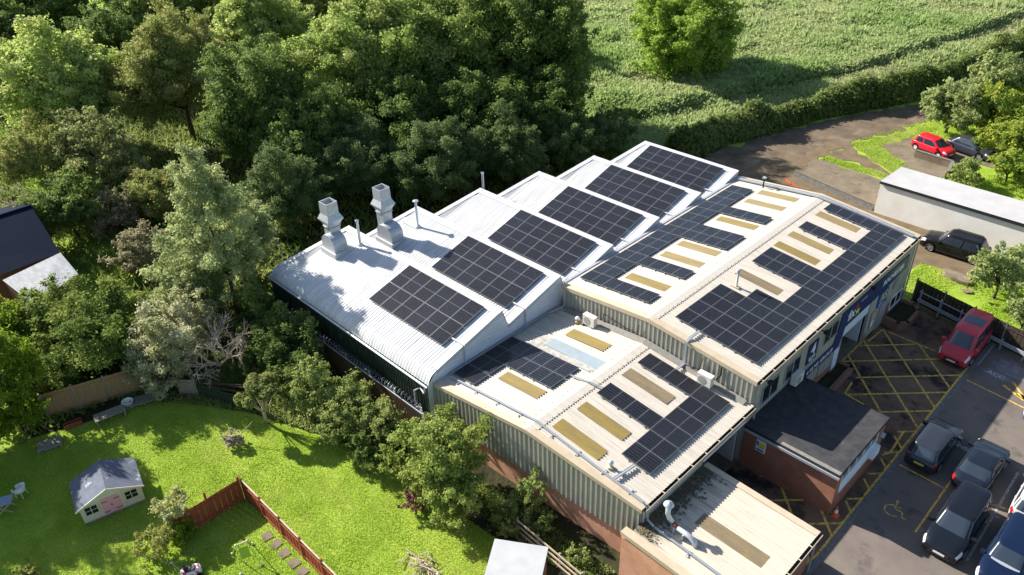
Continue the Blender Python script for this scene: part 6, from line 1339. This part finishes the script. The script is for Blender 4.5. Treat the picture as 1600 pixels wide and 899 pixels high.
SH = [
 (-46.5, -12.3, 1.6, 2.4, 1.9, 'dry', 'bramble_bush', 'dry brown scrub below the thin crowned tree'),
 (-38.1, -14.1, 1.6, 2.1, 1.9, 'dry', 'bramble_bush', 'dry pinkish brown scrub left of the grey green trees'),
 (-30.8, -22.6, 2.6, 3.2, 2.5, 'bush', 'laurel_bush', 'large dark green rounded bush right of the white lean-to'),
 (-27.1, -20.6, 3.0, 3.4, 2.7, 'bush', 'laurel_bush', 'large dark bush behind the brown lap fence'),
 (-27.3, -23.6, 2.2, 1.9, 1.7, 'bush', 'laurel_bush', 'dark bush hanging over the left end of the brown lap fence'),
 (-23.3, -18.4, 2.6, 2.4, 2.1, 'pale', 'buddleia_bush', 'pale whitish green bush over the leaning fence panel'),
 (-24.9, -16.4, 2.8, 2.0, 1.8, 'pale', 'buddleia_bush', 'pale green bush behind the whitish one near bare branches'),
 (-22.4, -19.5, 1.6, 1.7, 1.5, 'pale', 'buddleia_bush', 'low pale bush just above the grey picket gate'),
 (-22.0, -12.8, 2.3, 2.1, 2.0, 'dark2', 'elder_bush', 'dark green bush beside the left end of the rusty fence'),
 (-17.6, -13.1, 2.4, 2.1, 2.0, 'dark2', 'elder_bush', 'dark green bush in front of the rusty streaked fence'),
 (-26.6, -10.4, 1.5, 1.5, 1.4, 'dark2', 'elder_bush', 'dark bush under the front left corner of the white roof'),
 (-20.0, -14.2, .9, 1.5, .9, 'dark2', 'elder_bush', 'low dark bush under the bare branches'),
 (-23.9, -29.2, 2.8, 1.7, 1.8, 'bright', 'hazel_bush', 'bright green bush on the left edge above the folding table'),
 (-24.6, -26.9, 2.0, 1.3, 1.4, 'bright', 'hazel_bush', 'bright green bush between the mossy pallet and the leafy tree'),
 (-13.3, -14.2, 2.2, 1.5, 1.6, 'shrub', 'garden_shrub', 'pale green shrub left of the middle at the back of the lawn'),
 (-10.9, -13.5, 2.0, 1.6, 1.6, 'shrub', 'garden_shrub', 'yellowish tipped shrub in front of the tyres'),
 (-10.7, -14.6, 1.6, 1.25, 1.3, 'shrub', 'garden_shrub', 'slim stemmed pale shrub at the lawn edge'),
 (-9.2, -12.8, 1.8, 1.3, 1.3, 'shrub', 'garden_shrub', 'yellow green shrub nearest the wire gate'),
 (-7.9, -12.9, 1.1, 1.0, 1.0, 'dark2', 'garden_shrub', 'small dark shrub beside the pale rail fence'),
 (-8.1, -14.4, 1.1, 1.15, 1.05, 'dark2', 'garden_shrub', 'dark low shrub at the lawn edge left of the willow'),
 (-15.0, -18.9, .5, .6, .5, 'grey', 'lavender_bush', 'small silvery grey bush on the lawn'),
 (-16.6, -14.3, 1.6, 1.5, 1.4, 'dark2', 'garden_shrub', 'dark shrub behind the pine-like tree'),
 (-2.4, -13.4, 1.8, 2.1, 1.7, 'willow', 'willow_bush', 'lower yellow green growth in front of the bushy tree'),
 (-6.2, -14.1, 1.2, .85, .9, 'willow', 'willow_bush', 'small yellow green bush left of the bushy tree'),
 (.9, -10.95, 1.5, .95, 1.3, 'shrub', 'wall_shrub', 'tall shrub growing up the ribbed wall right of the willow'),
 (.7, -12.4, .7, .95, .8, 'shrub', 'wall_shrub', 'low shrub at the foot of the brick wall'),
 (1.9, -11.2, .6, .8, .65, 'shrub', 'wall_shrub', 'small shrub against the orange brick base'),
 (4.5, -11.3, .3, .75, .5, 'shrub', 'wall_shrub', 'low weeds beside the rail fence and annexe wall'),
 (-3.6, -14.6, .8, .75, .65, 'purple', 'smoke_bush', 'small purple leaved bush under the yellow green tree'),
 (-11.5, -23.8, 1.5, .95, .95, 'pale2', 'garden_shrub', 'pale leaved shrub by the end of the red fence'),
 (-10.8, -25.4, 1.0, 1.05, .85, 'shrub2', 'garden_shrub', 'olive leaved shrub on the lawn above the toy car'),
 (-10.5, -24.1, .8, .7, .7, 'bright', 'garden_shrub', 'bright green shrub between the pale and olive ones by the fence'),
 (-14.1, -30.4, .35, .65, .45, 'shrub2', 'garden_shrub', 'low dry shrub at the bottom left of the lawn'),
 (5.5, 45.5, 1.6, 1.9, 1.6, 'yg', 'bramble_bush', 'yellow green bramble at the right edge below the grey saloon'),
 (3.1, 42.4, 1.2, 1.45, 1.3, 'shrub', 'laurel_bush', 'rounded green bush beside the corner of the white garage roof'),
 (7.0, 45.4, 1.5, 1.6, 1.3, 'yg', 'bramble_bush', 'bramble bush at the right edge beyond the log stack'),
 (7.15, 6.6, .75, .3, .3, 'grey', 'planter_shrub', 'small grey green shrub growing in the planter by the roller door'),
]
for i, (x, yy, z, rx, rz, kd, nm, lb) in enumerate(SH):
    far = math.hypot(x - 20.5, yy + 30.4)
    tree(nm, lb, 'bush', x, yy, z, rx, rz, kd, 300 + i, leaf=.038 + .0013 * far, base=-.9, clump=.18, dens=1.0)
# pine-like small tree: a few dense round pads on bare limbs
t = thing('pine_tree', 'small tree with dense round leaf pads on bare pinkish limbs at the lawn edge', 'tree', (-15.3, -16.6, 0)); rng = np.random.default_rng(55)
Cs = []; pads = []
for k in range(16):
    a = rng.uniform(0, 6.28); rr = rng.uniform(.2, 1.15); pads.append((rr * math.cos(a), rr * math.sin(a), 2.5 + .7 * (1.1 - rr) + rng.uniform(-.2, .3)))
pads = np.array(pads); idx = np.repeat(np.arange(16), 260); dd = unit(rng.normal(size=(len(idx), 3)) + np.array([0, 0, .4])); C = pads[idx] + dd * (.42 * rng.uniform(.6, 1.05, len(idx)))[:, None] * np.array([1, 1, .8])
N = unit(dd + .4 * rng.normal(size=dd.shape)); T_, B_, ls, ws = leaves_at(C, N, rng, .13)
me = quad_mesh('crown', C, T_, B_, ls, ws, .3 * rng.uniform(0, 1, 16)[idx] + .5 * rng.uniform(0, 1, len(idx)), LM['pine']); o = bpy.data.objects.new('crown', me); COL.objects.link(o); o.parent = t
limb_mesh(1.3, pads, rng, .09, nl=15).build('trunk', 'bark_pale', t, smooth=True)
# bare branching tree
t = thing('bare_tree', 'leafless pale branched shrub between the dark bushes', 'tree', (-21.4, -16.3, .8)); b = MB(); rng = np.random.default_rng(8)
def branch(p_, d_, L_, r_, dep):
    p_ = Vector(p_); q = p_ + Vector(d_) * L_; mid = p_.lerp(q, .5) + Vector(rng.normal(size=3) * L_ * .07); b.tube([p_, mid, q], [r_, r_ * .8, r_ * .55], 5, cap=False)
    if dep:
        for _ in range(3 if dep > 2 else 4):
            s = p_.lerp(q, rng.uniform(.45, 1)); d2 = (Vector(d_) + Vector(rng.normal(size=3) * .62) + Vector((0, 0, .05))).normalized(); branch(s, d2, L_ * rng.uniform(.55, .8), r_ * .55, dep - 1)
for a, el in ((.2, .8), (1.3, .7), (-.9, .75), (2.6, .7), (4.0, .8)):
    branch((0, 0, 0), (math.cos(a) * el, math.sin(a) * el, .75), 1.7, .075, 4)
b.build('branches', 'bark_pale', t)
# hedge along the lane: one continuous hedge
rng = np.random.default_rng(21); n = 80000
hp = np.array([(-19.2, 29.5), (-18.7, 36.6), (-16.8, 42.4), (-14.5, 50.4), (-10.4, 58.9), (-8.0, 66.7), (-6.5, 78.0), (-5.8, 95), (-6.0, 118)])
seg = np.r_[0, np.cumsum(np.linalg.norm(np.diff(hp, axis=0), axis=1))]; s = rng.uniform(0, 1, n) ** 1.25 * seg[-1]
cx = np.interp(s, seg, hp[:, 0]); cy = np.interp(s, seg, hp[:, 1]); th = rng.uniform(-.15, math.pi + .15, n)
hgt = 1.15 + 1.5 * vnoise(s, s * 0, 4.0, 9) + .8 * vnoise(s, s * 0 + 3, 1.5, 10) - .4 * np.clip((s - 45) / 60, 0, 1); wd_ = 1.0 + .9 * vnoise(s, s * 0 + 9, 3.0, 4); rj = rng.uniform(.45, 1.0, n) ** .5 * (1 + .28 * (vnoise(s * 1.0, th * 1.2, .8, 5) - .5)) * rng.choice([1, 1.13], n, p=[.85, .15])
C = np.stack([cx + np.cos(th) * wd_ * rj, cy, np.maximum(.03, np.sin(th) * hgt * rj * 1.1)], 1).astype(np.float32)
N = unit(np.stack([np.cos(th), np.zeros(n), np.sin(th) + .3], 1) + .6 * rng.normal(size=(n, 3))); T_, B_, ls, ws = leaves_at(C, N, rng, .21)
me = quad_mesh('lane_hedge', C, T_, B_, ls, ws, .55 * vnoise(s, th * 2, 1.8, 2) + .42 * rng.uniform(0, 1, n) + .08, LM['hedge']); o = bpy.data.objects.new('lane_hedge', me); COL.objects.link(o)
tag(o, 'long overgrown hedge between the lane and the rough meadow', 'hedge')
# grass and weeds nobody could count
def inside(poly, x, yy):
    r_ = np.zeros(len(x), bool); k = len(poly)
    for i in range(k):
        (x0, y0), (x1, y1) = poly[i], poly[(i + 1) % k]
        c = ((y0 > yy) != (y1 > yy)) & (x < (x1 - x0) * (yy - y0) / (y1 - y0 + 1e-12) + x0); r_ ^= c
    return r_
def tufts(name, x, yy, z, h, w, kind, rng, tone, lean=.5):
    n = len(x); a = rng.uniform(0, 2 * math.pi, n); up_ = unit(np.stack([rng.normal(size=n) * lean, rng.normal(size=n) * lean, np.ones(n)], 1)); sd = np.stack([np.cos(a), np.sin(a), np.zeros(n)], 1); sd = unit(sd - up_ * (sd * up_).sum(1, keepdims=True))
    hh = h * rng.uniform(.5, 1.3, n); C = np.stack([x, yy, z], 1) + up_ * (hh * .8)[:, None]
    me = quad_mesh(name, C, up_, sd, hh, w * rng.uniform(.6, 1.3, n), tone, LM[kind]); o = bpy.data.objects.new(name, me); COL.objects.link(o); o['kind'] = 'stuff'; return o
rng = np.random.default_rng(31)
x = rng.uniform(-26, 7, 560000); yy = rng.uniform(-36, -12.5, 560000); k = inside(LAWN, x, yy); x, yy = x[k], yy[k]
tone = .55 * vnoise(x, yy, 3.2, 1) + .38 * vnoise(x + .6 * yy, yy * 2.2, 1.1, 2) + .20 * rng.uniform(0, 1, len(x)) - .04
tufts('lawn_grass', x, yy, np.zeros(len(x)), .025 + .028 * vnoise(x, yy, .9, 7), .016, 'grass', rng, tone, 1.2)
for nm, poly, n in (('verge_grass', [(-8.6, 45.4), (-4.9, 57), (-2.2, 70), (12, 70), (20, 52), (4, 52), (-5, 50)], 60000), ('verge_grass', [(-19.0, 29), (-17.9, 34.8), (-14.4, 47), (-8.6, 59), (-5.5, 72), (-6.6, 72), (-9.8, 59), (-15.6, 48), (-19.2, 35), (-20.2, 29)], 22000), ('verge_grass', [(5.5, 21.9), (5.6, 26.75), (8.3, 26.85), (11.5, 27.2), (16, 29.5), (22, 28), (22, 17.9), (15, 19.65), (7.1, 21.4)], 26000), ('verge_grass', [(-8.9, 39.35), (-8.7, 40.4), (-3.1, 40.2), (-.2, 38.4), (-.6, 37.4), (-3.3, 38.95)], 9000), ('verge_grass', [(-8.4, 44.6), (-6.2, 49.9), (-4.9, 53.5), (-3.6, 54), (-5.0, 49.0), (-6.2, 46.6), (-2.6, 43.2), (1.0, 40.2), (.6, 38.6)], 16000), ('verge_grass', [(1.2, 38.5), (1.6, 42), (5, 48), (20, 52), (20, 36.5), (10.5, 36.5)], 40000)):
    P = np.array(poly); x = rng.uniform(P[:, 0].min(), P[:, 0].max(), n * 2); yy = rng.uniform(P[:, 1].min(), P[:, 1].max(), n * 2); k = inside(poly, x, yy) & (vnoise(x, yy, 1.3, 8) + .25 * rng.uniform(-1, 1, len(x)) > .36); x, yy = x[k][:n], yy[k][:n]
    tufts(nm, x, yy, np.zeros(len(x)), .07, .028, 'grass', rng, .6 * vnoise(x, yy, 1.4, 4) + .4 * rng.uniform(0, 1, len(x)), .7)
n = 380000; u = rng.uniform(0, 1, n); yy = 28 + 110 * u ** 1.35; x = hx(yy) - .6 - rng.uniform(0, 1, n) ** 1.15 * 62
zz_ = mead_h(x, yy) * np.clip((hx(yy) - x) / 3, 0, 1) * np.clip((yy - 27) / 4, 0, 1) * .75 - .03
patch_ = vnoise(x, yy, 7, 14); rough_ = vnoise(x, yy, 2.0, 15)
dist_ = np.hypot(x - 20.5, yy + 30.4)
path_d = np.abs((x + 38.3) - (yy - 43.4) * .52) 
tall_ = np.clip((patch_ * .5 + vnoise(x, yy, 2.3, 16) * .5 - .40) * 5, 0, 1)
h_ = (.16 + .34 * rough_ * tall_) * np.clip(dist_ / 80, .8, 1.5)
tone = np.clip(.30 + .55 * vnoise(x, yy, 11, 17) - .16 * tall_ + .12 * (x > bank_x(yy)), 0, .8) + .30 * rng.uniform(0, 1, n)
tufts('meadow_weeds', x, yy, zz_, h_, .07 + .0009 * dist_, 'mead', rng, tone, .8)
# undergrowth below the tree belt and around the shrub bed
n = 110000; x = rng.uniform(-100, -22, n); yy = rng.uniform(-28, 45, n); k = (x < -23.5 - np.clip((yy + 12), -20, 0) * .0) & (yy < 30 + (x + 22) * -.6) & ~((x > -51) & (x < -34.5) & (yy < -18)) & ~((x > -24.2) & (yy < -20)); x, yy = x[k], yy[k]
tufts('undergrowth', x, yy, np.zeros(len(x)), .25 * np.ones(len(x)) + .25 * vnoise(x, yy, 3, 3), .07, 'bush', rng, .7 * vnoise(x, yy, 4, 2) + .3 * rng.uniform(0, 1, len(x)), .8)
n = 45000; BED = [(-24.0, -22), (-22.6, -20.6), (-17, -16.9), (-10, -14.2), (-5, -13.4), (0, -12.6), (5.4, -12.2), (6.3, -10.6), (-7, -11.2), (-24, -11.3)]
x = rng.uniform(-24, 6.3, n * 2); yy = rng.uniform(-22, -10.5, n * 2); k = inside(BED, x, yy); x, yy = x[k][:n], yy[k][:n]
tufts('bed_weeds', x, yy, np.zeros(len(x)), .10 + .10 * vnoise(x, yy, 1.2, 3), .035, 'shrub', rng, .6 * vnoise(x, yy, 1.5, 2) + .4 * rng.uniform(0, 1, len(x)), .8)
